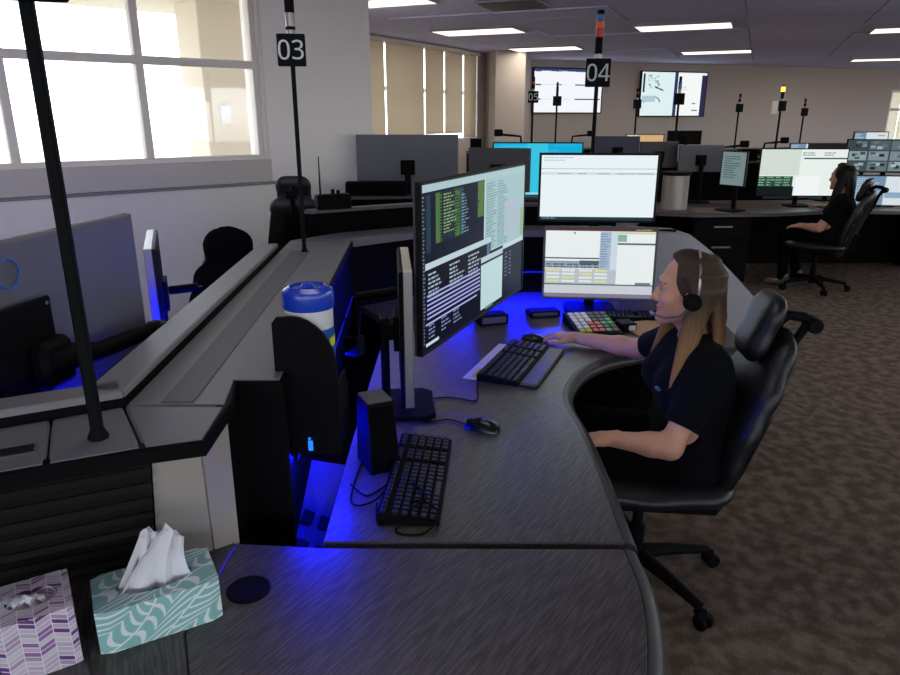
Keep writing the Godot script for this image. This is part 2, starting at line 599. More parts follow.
func screen_tex(kind: String) -> ImageTexture:
	rng.seed = hash(kind)
	var i := img(480, 270, c8(12, 16, 34))
	match kind:
		"dispatch":
			i = img(1024, 576, c8(14, 18, 42))
			rf(i, 0, 0, 1, 0.045, c8(176, 205, 210))
			# call list, green columns
			rf(i, 0.03, 0.06, 0.03, 0.34, c8(34, 60, 78))
			rf(i, 0.1, 0.06, 0.045, 0.3, c8(78, 118, 62))
			rf(i, 0.15, 0.06, 0.1, 0.3, c8(26, 48, 62))
			rf(i, 0.25, 0.06, 0.045, 0.3, c8(74, 112, 60))
			rf(i, 0.3, 0.06, 0.03, 0.3, c8(46, 86, 96))
			rf(i, 0.46, 0.05, 0.06, 0.24, c8(84, 122, 60))
			rows(i, 0.13, 0.06, 0.36, 0.3, 16, c8(10, 14, 36), 0.9, 4)
			rows(i, 0.16, 0.07, 0.12, 0.25, 13, c8(150, 180, 110), 0.9)
			rows(i, 0.31, 0.1, 0.08, 0.26, 13, c8(120, 160, 170), 0.9)
			rows(i, 0.0, 0.06, 0.025, 0.9, 40, c8(120, 140, 160), 0.9)
			# pale list
			rf(i, 0.525, 0.045, 0.475, 0.52, c8(168, 200, 204))
			rf(i, 0.525, 0.045, 0.01, 0.4, c8(205, 228, 230))
			rows(i, 0.55, 0.07, 0.25, 0.48, 26, c8(120, 150, 158), 0.95, 2)
			rf(i, 0.75, 0.24, 0.2, 0.26, c8(178, 196, 208))
			rf(i, 0.955, 0.33, 0.035, 0.22, c8(150, 190, 130))
			# lower windows
			rf(i, 0.02, 0.46, 0.58, 0.04, c8(196, 216, 222))
			rf(i, 0.02, 0.5, 0.58, 0.46, c8(10, 14, 34))
			rows(i, 0.04, 0.52, 0.5, 0.16, 6, c8(176, 190, 205), 0.8, 3)
			rows(i, 0.04, 0.68, 0.14, 0.05, 2, c8(190, 200, 220), 0.9)
			for k in 6: rf(i, 0.03, 0.655 + k * 0.028, 0.46, 0.012, c8(176, 178, 240))
			rows(i, 0.04, 0.84, 0.3, 0.1, 4, c8(140, 150, 190), 0.8, 3)
			rf(i, 0.02, 0.83, 0.44, 0.012, c8(176, 182, 240))
			rf(i, 0.02, 0.955, 0.1, 0.02, c8(210, 225, 230))
			rf(i, 0.56, 0.5, 0.03, 0.1, c8(90, 110, 140))
			rf(i, 0.5, 0.585, 0.24, 0.04, c8(190, 210, 216))
			rf(i, 0.5, 0.64, 0.24, 0.33, c8(196, 222, 224))
			rf(i, 0.5, 0.625, 0.24, 0.012, c8(30, 40, 60))
			rf(i, 0.74, 0.565, 0.26, 0.035, c8(200, 220, 226))
			rf(i, 0.74, 0.6, 0.26, 0.4, c8(14, 20, 46))
			rows(i, 0.77, 0.63, 0.1, 0.2, 7, c8(110, 125, 150), 0.6, 2)
			rf(i, 0.55, 0.965, 0.08, 0.02, c8(110, 140, 160))
		"list":
			i = img(512, 300, c8(238, 248, 252))
			rf(i, 0, 0.2, 1, 0.01, c8(176, 186, 194))
			rf(i, 0.0, 0.26, 1, 0.035, c8(214, 226, 234))
			rows(i, 0.15, 0.26, 0.85, 0.04, 1, c8(158, 172, 184), 0.95, 5)
			rows(i, 0.02, 0.02, 0.3, 0.08, 2, c8(190, 205, 214), 0.9)
			rf(i, 0, 0.945, 1, 0.055, c8(36, 58, 72))
			rows(i, 0.02, 0.95, 0.14, 0.04, 1, c8(120, 150, 160), 0.95)
		"map":
			i = img(512, 320, c8(240, 246, 246))
			rf(i, 0, 0, 1, 0.035, c8(92, 60, 52))
			rows(i, 0.82, 0.0, 0.16, 0.03, 1, c8(210, 190, 90), 0.9)
			rf(i, 0.0, 0.42, 0.5, 0.02, c8(80, 92, 104))
			rf(i, 0.0, 0.47, 0.52, 0.1, c8(150, 164, 178))
			rf(i, 0.32, 0.46, 0.2, 0.06, c8(88, 100, 112))
			rows(i, 0.02, 0.5, 0.5, 0.08, 2, c8(60, 72, 84), 0.95, 8)
			rf(i, 0.0, 0.58, 0.66, 0.22, c8(190, 198, 206))
			for k in 4:
				for c in 4:
					rf(i, 0.02 + c * 0.14 + (0.02 if c > 1 else 0.0), 0.59 + k * 0.052, 0.12, 0.032, c8(228, 236, 236) if (k + c) % 3 else c8(222, 222, 160))
			rf(i, 0.5, 0.04, 0.1, 0.55, c8(172, 190, 214))
			rows(i, 0.51, 0.06, 0.09, 0.5, 14, c8(120, 140, 170), 0.95)
			rf(i, 0.6, 0.04, 0.06, 0.55, c8(206, 224, 236))
			rf(i, 0.66, 0.08, 0.08, 0.1, c8(140, 186, 160))
			rf(i, 0.66, 0.2, 0.34, 0.025, c8(90, 104, 108))
			rf(i, 0.66, 0.04, 0.34, 0.03, c8(206, 220, 190))
			rf(i, 0.26, 0.05, 0.01, 0.03, c8(40, 44, 52))
			rf(i, 0.0, 0.8, 1, 0.02, c8(96, 108, 118))
			rf(i, 0.0, 0.82, 1, 0.12, c8(206, 212, 218))
			rf(i, 0.84, 0.77, 0.14, 0.03, c8(120, 132, 140))
			rf(i, 0.0, 0.94, 1, 0.06, c8(132, 128, 150))
		"cyan":
			i = img(256, 144, c8(22, 178, 226))
			for k in 40:
				var u := rng.randf()
				var w := rng.randf_range(0.1, 0.4)
				rf(i, u - w * 0.5, rng.randf_range(0.0, 0.9), w, 0.05, c8(22, 178, 226).lerp(c8(90, 220, 244), rng.randf() * 0.6))
			rf(i, 0.38, 0.0, 0.24, 1.0, c8(60, 204, 236))
			rf(i, 0, 0.95, 1, 0.05, c8(150, 225, 240))
		"sheet":
			i = img(384, 216, c8(236, 244, 240))
			rf(i, 0.0, 0.0, 0.46, 0.56, c8(214, 224, 216))
			rf(i, 0.0, 0.58, 0.4, 0.22, c8(44, 82, 66))
			rows(i, 0.0, 0.58, 0.4, 0.22, 4, c8(150, 190, 160), 0.95, 4)
			rf(i, 0.44, 0.58, 0.28, 0.42, c8(246, 250, 250))
			rows(i, 0.48, 0.05, 0.5, 0.1, 2, c8(120, 140, 140), 0.9, 2)
			rf(i, 0.5, 0.18, 0.5, 0.03, c8(60, 74, 80))
			rf(i, 0.0, 0.8, 0.42, 0.2, c8(18, 28, 30))
		"cams":
			i = img(384, 216, c8(60, 84, 96))
			for r in 3:
				for c in 4:
					var g := rng.randf_range(0.3, 0.8)
					rf(i, c * 0.25 + 0.01, r * 0.33 + 0.02, 0.23, 0.29, Color(g * 0.85, g * 0.97, g))
					for k in 5:
						var e := rng.randf_range(0.12, 0.9)
						rf(i, c * 0.25 + rng.randf_range(0.01, 0.17), r * 0.33 + rng.randf_range(0.02, 0.2), 0.06, 0.09, Color(e * 0.85, e * 0.95, e))
		"office":
			i = img(384, 216, c8(224, 232, 240))
			rf(i, 0.0, 0.0, 0.35, 1.0, c8(120, 150, 176))
			rows(i, 0.02, 0.05, 0.3, 0.9, 12, c8(200, 214, 224), 0.95)
			rf(i, 0.62, 0.3, 0.38, 0.5, c8(246, 248, 250))
			rf(i, 0.7, 0.12, 0.2, 0.05, c8(210, 150, 120))
			rf(i, 0.36, 0.55, 0.26, 0.2, c8(150, 176, 200))
		"board":
			i = img(512, 300, c8(244, 247, 252))
			rf(i, 0.0, 0.0, 1, 0.06, c8(52, 64, 110))
			for y in [0.02, 0.33, 0.66]:
				rf(i, 0.02, y + 0.02, 0.08, 0.03, c8(60, 80, 100))
				rf(i, 0.32, y + 0.02, 0.08, 0.025, c8(60, 80, 100))
				rf(i, 0.6, y + 0.02, 0.38 if y > 0.5 else 0.14, 0.025, c8(60, 80, 100))
				rows(i, 0.1, y + 0.02, 0.5, 0.03, 1, c8(200, 214, 224), 0.9, 2)
		"board_map":
			i = img(512, 300, c8(222, 240, 242))
			rf(i, 0.02, 0.04, 0.03, 0.42, c8(40, 60, 66))
			for k in 26: rf(i, 0.08 + rng.randf() * 0.17, 0.06 + rng.randf() * 0.3, 0.03, 0.03, c8(120, 150, 166).lerp(c8(222, 240, 242), rng.randf()))
			for k in 12: rf(i, 0.2 + k * 0.011, 0.32 + k * 0.007, 0.014, 0.03, c8(56, 76, 86))
			for k in 30:
				var a := PI * k / 30.0
				rf(i, 0.16 - cos(a) * 0.12, 0.68 - sin(a) * 0.14, 0.02, 0.02, c8(96, 128, 138))
			rf(i, 0.02, 0.54, 0.2, 0.14, c8(176, 204, 210))
			rf(i, 0.5, 0.0, 0.05, 1.0, c8(46, 56, 96))
			rf(i, 0.55, 0.02, 0.37, 0.96, c8(244, 248, 246))
			rows(i, 0.6, 0.3, 0.2, 0.12, 2, c8(190, 214, 220), 0.9)
			rf(i, 0.8, 0.7, 0.05, 0.025, c8(100, 110, 140))
			rf(i, 0.8, 0.86, 0.09, 0.025, c8(100, 110, 140))
			rf(i, 0.925, 0.06, 0.075, 0.94, c8(48, 40, 78))
		"tan":
			i = img(128, 72, c8(232, 190, 140))
			rf(i, 0.0, 0.0, 0.3, 0.15, c8(244, 226, 200))
			rf(i, 0.22, 0.2, 0.1, 0.8, c8(240, 224, 200))
		"slim":
			i = img(144, 200, c8(168, 194, 196))
			rows(i, 0.1, 0.1, 0.8, 0.7, 10, c8(90, 124, 120), 0.9)
	return ImageTexture.create_from_image(i)

var screens := {}
func screen_mat(kind: String, energy := 0.9) -> StandardMaterial3D:
	if not screens.has(kind):
		var m := kit(Color.BLACK, 0.4, 0.0, 0.15)
		m.emission_enabled = true
		m.emission = Color.WHITE
		m.emission_operator = BaseMaterial3D.EMISSION_OP_MULTIPLY
		m.emission_texture = screen_tex(kind)
		m.emission_energy_multiplier = energy
		screens[kind] = m
	return screens[kind]

# ---------------------------------------------------------------- the room
const H := 2.72
const BLUE := Color(0.03, 0.06, 1.0)

func wall_frame(a: Vector3, b: Vector3) -> Transform3D:    # x from a to b, y up, z out of the wall towards the right of a -> b seen from above
	var u := (b - a).normalized()
	return Transform3D(Basis(u, Vector3.UP, u.cross(Vector3.UP)), a)

func room() -> void:
	# floor and ceiling
	var plan := PackedVector2Array([Vector2(-7.5, 5), Vector2(-7.5, -1.5), Vector2(-3.9, -3.5), Vector2(-1.5, -9.1), Vector2(1.35, -14.15), Vector2(13.5, -18.2), Vector2(13.5, 5)])
	struct("floor", G.new().prism(plan, -0.12, 0.0), M.carpet)
	var ce := struct("ceiling", G.new().prism(plan, H + 0.015, H + 0.16), M.ceiling)
	# ceiling tiles laid in the room's own direction, with lights and one vent in place of some
	var rt := Transform3D(Basis(Vector3.UP, -0.40), Vector3(-0.5, H, -7.3))
	var lit := []
	for p in [Vector2(0.36, -9.55), Vector2(1.5, -11.85), Vector2(2.78, -9.05), Vector2(4.4, -12.45), Vector2(-0.5, -7.25), Vector2(5.75, -9.25), Vector2(8.1, -14.0), Vector2(0.6, -7.3)]:
		lit.append(p)
	var tile := G.new().box(Vector3.ZERO, Vector3(1.205, 0.018, 0.595), 0.004).mesh(0.0)
	for ix in range(-2, 8):
		for iz in range(-14, 2):
			var p := rt * Vector3(ix * 1.22, 0.006, iz * 0.61)
			if p.z > -6.3 or p.z < -14.8 or p.x < -1.6 or p.x > 10.5: continue
			if not Geometry2D.is_point_in_polygon(Vector2(p.x, p.z), PackedVector2Array([Vector2(-1.1, -6.2), Vector2(-0.9, -9.3), Vector2(1.9, -13.7), Vector2(10.6, -16.4), Vector2(10.6, -6.2)])): continue
			var skip := false
			for q in lit:
				var d := rt.basis.inverse() * (Vector3(q.x, H, q.y) - p)
				if absf(d.x) < 1.15 and absf(d.z) < 0.58: skip = true
			if skip: continue
			var o := part("tile", tile, M.ceiling, ce)
			o.transform = Transform3D(rt.basis, p)
	# walls
	near_wall()
	far_wall()
	var b0 := Vector3(1.3, 0, -14.15)
	var b1 := Vector3(13.4, 0, -18.15)
	var w := wall_frame(b0, b1)
	var L := (b1 - b0).length()
	var g := G.new()
	# window opening in the far right of the back wall
	var s0 := 9.35
	var s1 := 10.6
	for r in [[-0.3, s0, 0.0, H + 0.1], [s1, L + 0.2, 0.0, H + 0.1], [s0, s1, 0.0, 0.95], [s0, s1, 2.3, H + 0.1]]:
		g.box(Vector3((r[0] + r[1]) / 2, (r[2] + r[3]) / 2, -0.1), Vector3(r[1] - r[0], r[3] - r[2], 0.2), 0.0)
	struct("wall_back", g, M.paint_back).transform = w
	var wn := Node3D.new()
	wn.name = "window_3"
	wn.set_meta("kind", "structure")
	add_child(wn)
	wn.transform = w
	var fr := G.new()
	for x in [s0 + 0.03, s1 - 0.03]: fr.box(Vector3(x, 1.625, -0.06), Vector3(0.06, 1.35, 0.1), 0.006)
	for y in [0.98, 1.86, 2.27]: fr.box(Vector3((s0 + s1) / 2, y, -0.06), Vector3(s1 - s0 - 0.12, 0.06, 0.09), 0.006)
	part("frame", fr, M.frame, wn)
	for k in 3:
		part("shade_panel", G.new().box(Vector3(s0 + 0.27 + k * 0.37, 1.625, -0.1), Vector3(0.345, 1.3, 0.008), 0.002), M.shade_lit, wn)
	part("pane", G.new().box(Vector3((s0 + s1) / 2, 1.625, -0.14), Vector3(s1 - s0, 1.35, 0.008), 0.0), M.glass, wn)
	struct("baseboard_back", G.new().box(Vector3(L / 2, 0.05, 0.008), Vector3(L, 0.1, 0.016), 0.003), M.black).transform = w
	var wr := G.new()
	for r in [[0.0, 1.0], [2.5, H + 0.1]]: wr.box(Vector3(13.5, (r[0] + r[1]) / 2, -6.6), Vector3(0.2, r[1] - r[0], 23.4), 0.0)
	for z in [4.9, 0.0, -5.0, -10.0, -17.0]: wr.box(Vector3(13.5, 1.75, z), Vector3(0.2, 1.5, 0.5 if z > -16.0 else 3.0), 0.0)
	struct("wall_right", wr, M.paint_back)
	var wf := G.new()
	for r in [[0.0, 1.0], [2.5, H + 0.1]]: wf.box(Vector3(3.0, (r[0] + r[1]) / 2, 5.0), Vector3(21.2, r[1] - r[0], 0.2), 0.0)
	for x in [-7.3, -2.0, 3.0, 8.0, 13.3]: wf.box(Vector3(x, 1.75, 5.0), Vector3(0.5, 1.5, 0.2), 0.0)
	struct("wall_front", wf, M.paint)
	for q in [["unseen_window_4", Vector3(13.5, 1.75, -6.5), Vector3(0.01, 1.5, 22.5)], ["unseen_window_5", Vector3(3.0, 1.75, 5.0), Vector3(20.4, 1.5, 0.01)]]:  # unseen windows to the right and behind, placed to light the left wall
		struct(q[0], G.new().box(q[1], q[2], 0.0), M.glass)
	struct("wall_side", G.new().box(Vector3(-7.5, H / 2, 1.7), Vector3(0.2, H + 0.2, 6.8), 0.0), M.paint)
	# pilaster in the far left corner
	struct("wall_column", G.new().prism(PackedVector2Array([Vector2(0.748, -12.2), Vector2(1.24, -12.3), Vector2(1.6, -14.6), Vector2(0.5, -13.2)]), 0.0, H + 0.02), M.paint_back, null, 0.0)

func near_wall() -> void:
	var a := Vector3(-0.669, 0, -6.30)       # where the near wall ends
	var b := Vector3(-6.9, 0, -0.92)
	var w := wall_frame(b, a)
	var L := (a - b).length()
	var e := L - 1.02                        # right side of the window opening
	var s := e - 3.3
	var g := G.new()
	for r in [[0.0, s, 0.0, H + 0.1], [e, L, 0.0, H + 0.1], [s, e, 0.0, 1.38], [s, e, 2.62, H + 0.1]]:
		g.box(Vector3((r[0] + r[1]) / 2, (r[2] + r[3]) / 2, -0.12), Vector3(r[1] - r[0], r[3] - r[2], 0.24), 0.0)
	var wl := struct("wall_left", g, M.paint)
	wl.transform = w
	# return of the near wall towards the far windows
	struct("wall_return", G.new().prism(PackedVector2Array([Vector2(-0.669, -6.3), Vector2(-0.83, -6.48), Vector2(-1.75, -9.2), Vector2(-1.6, -9.4), Vector2(-1.2, -8.0)]), 0.0, H + 0.02), M.paint, null, 0.0)
	var wn := Node3D.new()
	wn.name = "window_1"
	wn.set_meta("kind", "structure")
	add_child(wn)
	wn.transform = w
	var fr := G.new()
	for x in [s + 0.02, e - 0.02]: fr.box(Vector3(x, 2.0, -0.06), Vector3(0.045, 1.24, 0.1), 0.006)
	for y in [1.4, 2.6]: fr.box(Vector3((s + e) / 2, y, -0.06), Vector3(e - s - 0.09, 0.04, 0.1), 0.006)
	part("frame", fr, M.frame, wn)
	var xs := [s + 0.04, e - 2.5, e - 1.69, e - 0.86, e - 0.04]
	for k in [1, 2, 3]: part("mullion", G.new().box(Vector3(xs[k], 2.0, -0.06), Vector3(0.055, 1.16, 0.08), 0.006), M.frame, wn)
	part("rail", G.new().box(Vector3((s + e) / 2, 2.07, -0.055), Vector3(e - s - 0.09, 0.055, 0.075), 0.006), M.frame, wn)
	for k in 4:
		for y in [[1.42, 2.04], [2.1, 2.58]]:
			part("pane", G.new().box(Vector3((xs[k] + xs[k + 1]) / 2, (y[0] + y[1]) / 2, -0.08), Vector3(xs[k + 1] - xs[k] - 0.05, y[1] - y[0], 0.008), 0.0), M.glass, wn)
	# apron below the glass with its projecting ledge
	part("apron", G.new().box(Vector3((s + e) / 2 + 0.02, 1.30, 0.011), Vector3(e - s + 0.04, 0.17, 0.022), 0.004), M.shade_grey, wn)
	part("sill", G.new().box(Vector3((s + e) / 2 + 0.03, 1.205, 0.022), Vector3(e - s + 0.06, 0.022, 0.044), 0.004), M.cap_grey, wn)
	part("casing", G.new().box(Vector3(e + 0.02, 2.0, 0.008), Vector3(0.03, 1.24, 0.016), 0.003), M.frame, wn)
	struct("baseboard_left", G.new().box(Vector3(L / 2, 0.05, 0.008), Vector3(L, 0.1, 0.016), 0.003), M.black).transform = w
	# outside the window: a pier, the soffit over the glass and a small wall lamp
	struct("exterior_pier", G.new().box(Vector3(e + 0.33, 1.6, -1.5), Vector3(0.5, 3.8, 0.5), 0.01), M.stucco).transform = w
	struct("exterior_soffit", G.new().box(Vector3(e - 2.2, 2.75, -1.3), Vector3(7.0, 0.16, 2.1), 0.01), M.stucco).transform = w
	struct("exterior_ground", G.new().box(Vector3(e - 3, -0.1, -12.0), Vector3(60, 0.1, 23.0), 0.0), M.stucco).transform = w
	var la := Vector3(e + 0.25, 1.72, -1.235)
	solo("wall_lamp", G.new().box(w * la, Vector3(0.09, 0.16, 0.06), 0.008, w.basis), M.white_plastic, "small white lamp on the beige pier outside the window", "lamp")

func far_wall() -> void:
	var a := Vector3(-1.52, 0, -9.1)
	var b := Vector3(1.36, 0, -14.1)
	var w := wall_frame(a, b)
	var L := (b - a).length()
	var q := func(x: float, z: float) -> float: return (Vector3(x, 0, z) - a).dot((b - a).normalized())
	var s: float = q.call(-1.25, -9.55)
	var e: float = q.call(0.46, -12.55)
	var g := G.new()
	for r in [[-0.2, s, 0.0, H + 0.1], [e, L, 0.0, H + 0.1], [s, e, 0.0, 1.36], [s, e, 2.68, H + 0.1]]:
		g.box(Vector3((r[0] + r[1]) / 2, (r[2] + r[3]) / 2, -0.12), Vector3(r[1] - r[0], r[3] - r[2], 0.24), 0.0)
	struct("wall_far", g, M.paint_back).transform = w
	var wn := Node3D.new()
	wn.name = "window_2"
	wn.set_meta("kind", "structure")
	add_child(wn)
	wn.transform = w
	var xs: Array = [s, q.call(-0.863, -10.22), q.call(-0.348, -11.1), q.call(-0.05, -11.6), q.call(0.255, -12.13), e]
	for k in 5:
		var x0: float = xs[k] + 0.022
		var x1: float = xs[k + 1] - 0.022
		var y0 := 1.46 if k in [2, 3] else 1.38
		part("shade_panel", G.new().box(Vector3((x0 + x1) / 2, (y0 + 2.68) / 2, -0.02), Vector3(x1 - x0, 2.68 - y0, 0.006), 0.001), M.shade, wn)
		part("hem_bar", G.new().box(Vector3((x0 + x1) / 2, y0, -0.02), Vector3(x1 - x0, 0.03, 0.016), 0.003), M.shade_grey, wn)
	part("head_box", G.new().box(Vector3((s + e) / 2, 2.69, 0.0), Vector3(e - s, 0.05, 0.09), 0.004), M.frame, wn)
	part("rail", G.new().box(Vector3((s + e) / 2, 2.08, -0.13), Vector3(e - s, 0.06, 0.06), 0.004), M.frame, wn)
	part("pane", G.new().box(Vector3((s + e) / 2, 2.02, -0.18), Vector3(e - s, 1.32, 0.008), 0.0), M.glass, wn)

func troffer(at: Vector2, energy: float, label: String, long := 1.09) -> void:
	var t := thing("ceiling_light", label, "ceiling light", Vector3(at.x, H, at.y), -0.40, "recessed ceiling lights")
	var fr := G.new()
	for s in [-1, 1]:
		fr.box(Vector3(s * (long / 2 - 0.006), 0.002, 0), Vector3(0.012, 0.024, 0.6), 0.002)
		fr.box(Vector3(0, 0.002, s * 0.294), Vector3(long - 0.024, 0.024, 0.012), 0.002)
	part("frame", fr, M.grid, t)
	part("diffuser", G.new().box(Vector3(0, 0.0, 0), Vector3(long - 0.024, 0.012, 0.576), 0.002), M.troffer, t)
	area_light("lamp", Vector3(0, -0.022, 0), Vector3.DOWN, Vector2(long - 0.1, 0.5), Color(1.0, 0.96, 0.9), energy, t)

# ---------------------------------------------------------------- consoles
func P2(a: Array) -> PackedVector2Array:
	var r := PackedVector2Array()
	for i in range(0, a.size(), 2): r.append(Vector2(a[i], a[i + 1]))
	return r

func strip_poly(line: PackedVector2Array, off0: float, off1: float) -> PackedVector2Array:    # a band between two offsets to the right of a polyline
	var a := PackedVector2Array()
	var b := PackedVector2Array()
	for i in line.size():
		var d0 := (line[i] - line[maxi(i - 1, 0)]).normalized()
		var d1 := (line[mini(i + 1, line.size() - 1)] - line[i]).normalized()
		if i == 0: d0 = d1
		if i == line.size() - 1: d1 = d0
		var n0 := Vector2(-d0.y, d0.x)
		var n1 := Vector2(-d1.y, d1.x)
		var m := (n0 + n1).normalized()
		var k := 1.0 / maxf(0.4, m.dot(n0))
		a.append(line[i] + m * off0 * k)
		b.append(line[i] + m * off1 * k)
	b.reverse()
	a.append_array(b)
	return a

func wood_top(poly: PackedVector2Array, y0: float, y1: float, label: String, bevel: float, turn := -0.58) -> Node3D:    # worktop whose grain runs along its own z
	var c := Vector2.ZERO
	for p in poly: c += p / poly.size()
	var q := PackedVector2Array()
	for p in poly: q.append((p - c).rotated(turn))
	var t := thing("worktop", label, "desk top", Vector3(c.x, 0, c.y), turn)
	part("board", G.new().prism(q, y0, y1, bevel, bevel), M.wood, t, 25.0)
	return t

func edge_band(parent: Node3D, curve: PackedVector2Array) -> void:     # rounded band along an open curve, on its +x side
	var off := strip_poly(curve, 0.0, 0.036)
	if off[off.size() - 1].x < curve[0].x: off = strip_poly(curve, 0.0, -0.036)
	var rings := []
	for i in curve.size():
		var p := curve[i]
		var q := off[off.size() - 1 - i] - p
		var ring := PackedVector3Array()
		for s in [[0.0, 0.7395], [0.3, 0.738], [0.7, 0.730], [0.95, 0.716], [1.0, 0.702], [0.9, 0.69], [0.0, 0.69]]:
			ring.append(Vector3(p.x + q.x * s[0], s[1], p.y + q.y * s[0]))
		rings.append(ring)
	var o := part("edge_band", G.new().loft(rings), M.edge, parent, 40.0)
	o.transform = parent.transform.affine_inverse()

func smooth_line(pts: PackedVector2Array, n := 5) -> PackedVector2Array:
	var r := PackedVector2Array()
	for i in pts.size() - 1:
		for k in n:
			r.append(pts[i].cubic_interpolate(pts[i + 1], pts[maxi(i - 1, 0)], pts[mini(i + 2, pts.size() - 1)], float(k) / n))
	r.append(pts[-1])
	return r

func near_console() -> void:
	var t := thing("console_wall", "grey-topped console wall with black slats and beige corner, running from the tissue boxes past sign 03", "console", Vector3.ZERO)
	# ledge in pieces, 1.09 m high
	part("ledge_panel", G.new().prism(P2([-0.722, -1.436, -0.498, -1.436, -0.522, -1.59, -0.411, -1.59, -0.508, -3.6, -0.83, -3.6]), 1.055, 1.09, 0.006), M.ledge, t, 10)
	part("ledge_panel", G.new().prism(P2([-0.72, -1.432, -0.498, -1.432, -0.489, -1.262, -0.592, -1.227]), 1.055, 1.09, 0.006), M.ledge, t, 10)
	part("ledge_panel", G.new().prism(P2([-0.724, -1.43, -0.596, -1.226, -0.742, -1.16, -0.843, -1.362]), 1.055, 1.09, 0.006), M.ledge, t, 10)
	part("ledge_panel", G.new().prism(P2([-0.847, -1.36, -0.746, -1.158, -1.62, -0.765, -1.72, -0.90]), 1.055, 1.09, 0.006), M.ledge, t, 10)
	part("ledge_panel", G.new().prism(P2([-0.508, -3.604, -0.83, -3.604, -0.62, -3.86, -0.16, -4.14, 0.95, -4.14, 0.95, -3.93, -0.12, -3.93, -0.2, -3.86]), 1.055, 1.09, 0.006), M.ledge, t, 10)
	# dark inlay along the long ledge and vents in the short one
	part("inlay", G.new().prism(P2([-0.646, -1.45, -0.574, -1.45, -0.668, -3.3, -0.755, -3.3]), 1.088, 1.0925, 0.001), M.inlay, t, 10)
	var vent := part("vent", G.new().box(Vector3(0, 0, 0), Vector3(0.24, 0.006, 0.04), 0.001), M.inlay, t)
	vent.position = Vector3(-0.905, 1.09, -1.172)
	vent.rotation.y = deg_to_rad(25)
	var vs := G.new()
	for k in 5: vs.box(Vector3(0, 0.003, -0.015 + k * 0.0075), Vector3(0.23, 0.003, 0.0035), 0.0)
	part("vent_louvre", vs, M.slat, vent)
	# black front edge under the ledge
	var edge := P2([-1.62, -0.765, -0.742, -1.16, -0.596, -1.226, -0.489, -1.262, -0.495, -1.465, -0.522, -1.587, -0.4085, -1.587, -0.505, -3.6])
	part("edge_band", G.new().prism(strip_poly(edge, -0.03, 0.003), 1.055, 1.088, 0.004), M.black, t, 10)
	# sloping front: black slats, then two beige panels
	var top := [Vector3(-1.62, 1.07, -0.787), Vector3(-0.592, 1.07, -1.246), Vector3(-0.505, 1.06, -1.275), Vector3(-0.515, 1.06, -1.60)]
	var bot := [Vector3(-1.62, 0.725, -0.95), Vector3(-0.672, 0.725, -1.372), Vector3(-0.545, 0.725, -1.412), Vector3(-0.512, 0.725, -1.43)]
	part("backing", G.new().slab(top[0] + Vector3(-0.01, 0, -0.03), bot[0] + Vector3(-0.01, 0, -0.03), bot[1] + Vector3(0, 0, -0.03), top[1] + Vector3(0, 0, -0.03), 0.02), M.black, t, 0)
	var n := 8
	for k in n:
		var u0 := (k + 0.06) / n
		var u1 := (k + 0.9) / n
		var lift := Vector3(0.009, 0.0, 0.018)
		var a: Vector3 = top[0].lerp(bot[0], u0) + lift
		var b: Vector3 = top[0].lerp(bot[0], u1)
		var c: Vector3 = top[1].lerp(bot[1], u1)
		var d: Vector3 = top[1].lerp(bot[1], u0) + lift
		part("slat", G.new().slab(a, b, c, d, 0.014), M.slat, t, 0)
	part("beige_panel", G.new().slab(top[1] + Vector3(0.004, 0, 0), bot[1] + Vector3(0.004, 0, 0), Vector3(-0.553, 0.725, -1.408), Vector3(-0.502, 1.06, -1.272), 0.02), M.beige, t, 0)
	var bent := []
	for k in 9:
		var u := k / 8.0
		var ring := PackedVector3Array()
		for j in 9:
			var w := j / 8.0
			ring.append(Vector3(-0.499, 1.06, -1.275).lerp(Vector3(-0.499, 1.06, -1.44), u).lerp(Vector3(-0.549, 0.725, -1.412).lerp(Vector3(-0.5, 0.725, -1.44), u), w))
		for j in 9: ring.append(ring[8 - j] + Vector3(-0.014, 0.0, -0.008))
		bent.append(ring)
	part("beige_panel", G.new().loft(bent), M.beige, t, 40)
	# dark interior: end panel, long wall under the ledge, trough with cable tray
	part("end_panel", G.new().box(Vector3(-0.46, 0.53, -1.60), Vector3(0.11, 1.06, 0.018), 0.002), M.black, t)
	part("side_panel", G.new().slab(Vector3(-0.43, 0.0, -1.61), Vector3(-0.53, 0.0, -3.6), Vector3(-0.53, 1.055, -3.6), Vector3(-0.43, 1.055, -1.61), -0.02), M.lam, t, 0)
	part("end_panel", G.new().slab(Vector3(-0.512, 0.0, -1.43), Vector3(-0.512, 0.0, -1.62), Vector3(-0.512, 1.05, -1.62), Vector3(-0.512, 1.05, -1.43), 0.015), M.black, t, 0)
	var tray := part("cable_tray", G.new().slab(Vector3(-0.315, 0.55, -1.5), Vector3(-0.43, 0.6, -1.5), Vector3(-0.44, 0.68, -1.95), Vector3(-0.32, 0.66, -1.95), 0.012), M.tray, t, 0)
	var ta := Vector3(-0.315, 0.55, -1.5)
	var tb := Vector3(-0.43, 0.6, -1.5)
	var td := Vector3(-0.32, 0.66, -1.95)
	var tn := (td - ta).cross(tb - ta).normalized()
	if tn.y < 0.0: tn = -tn
	var tu := (tb - ta).normalized()
	for q in [[0.3, 0.22], [0.7, 0.22], [0.3, 0.45], [0.7, 0.45]]:
		part("outlet", G.new().box(ta + (tb - ta) * q[0] + (td - ta) * q[1] + tn * 0.006, Vector3(0.032, 0.012, 0.05), 0.003, Basis(tu, tn, tu.cross(tn))), M.black, tray)
	# back partition that closes the workstation behind the far ledge, and the low grey end panel
	part("partition", G.new().prism(strip_poly(P2([-0.74, -3.80, -0.73, -3.83, -0.19, -4.14, 0.98, -4.14]), 0.0, -0.05), 0.0, 1.2, 0.004), M.lam, t, 10)
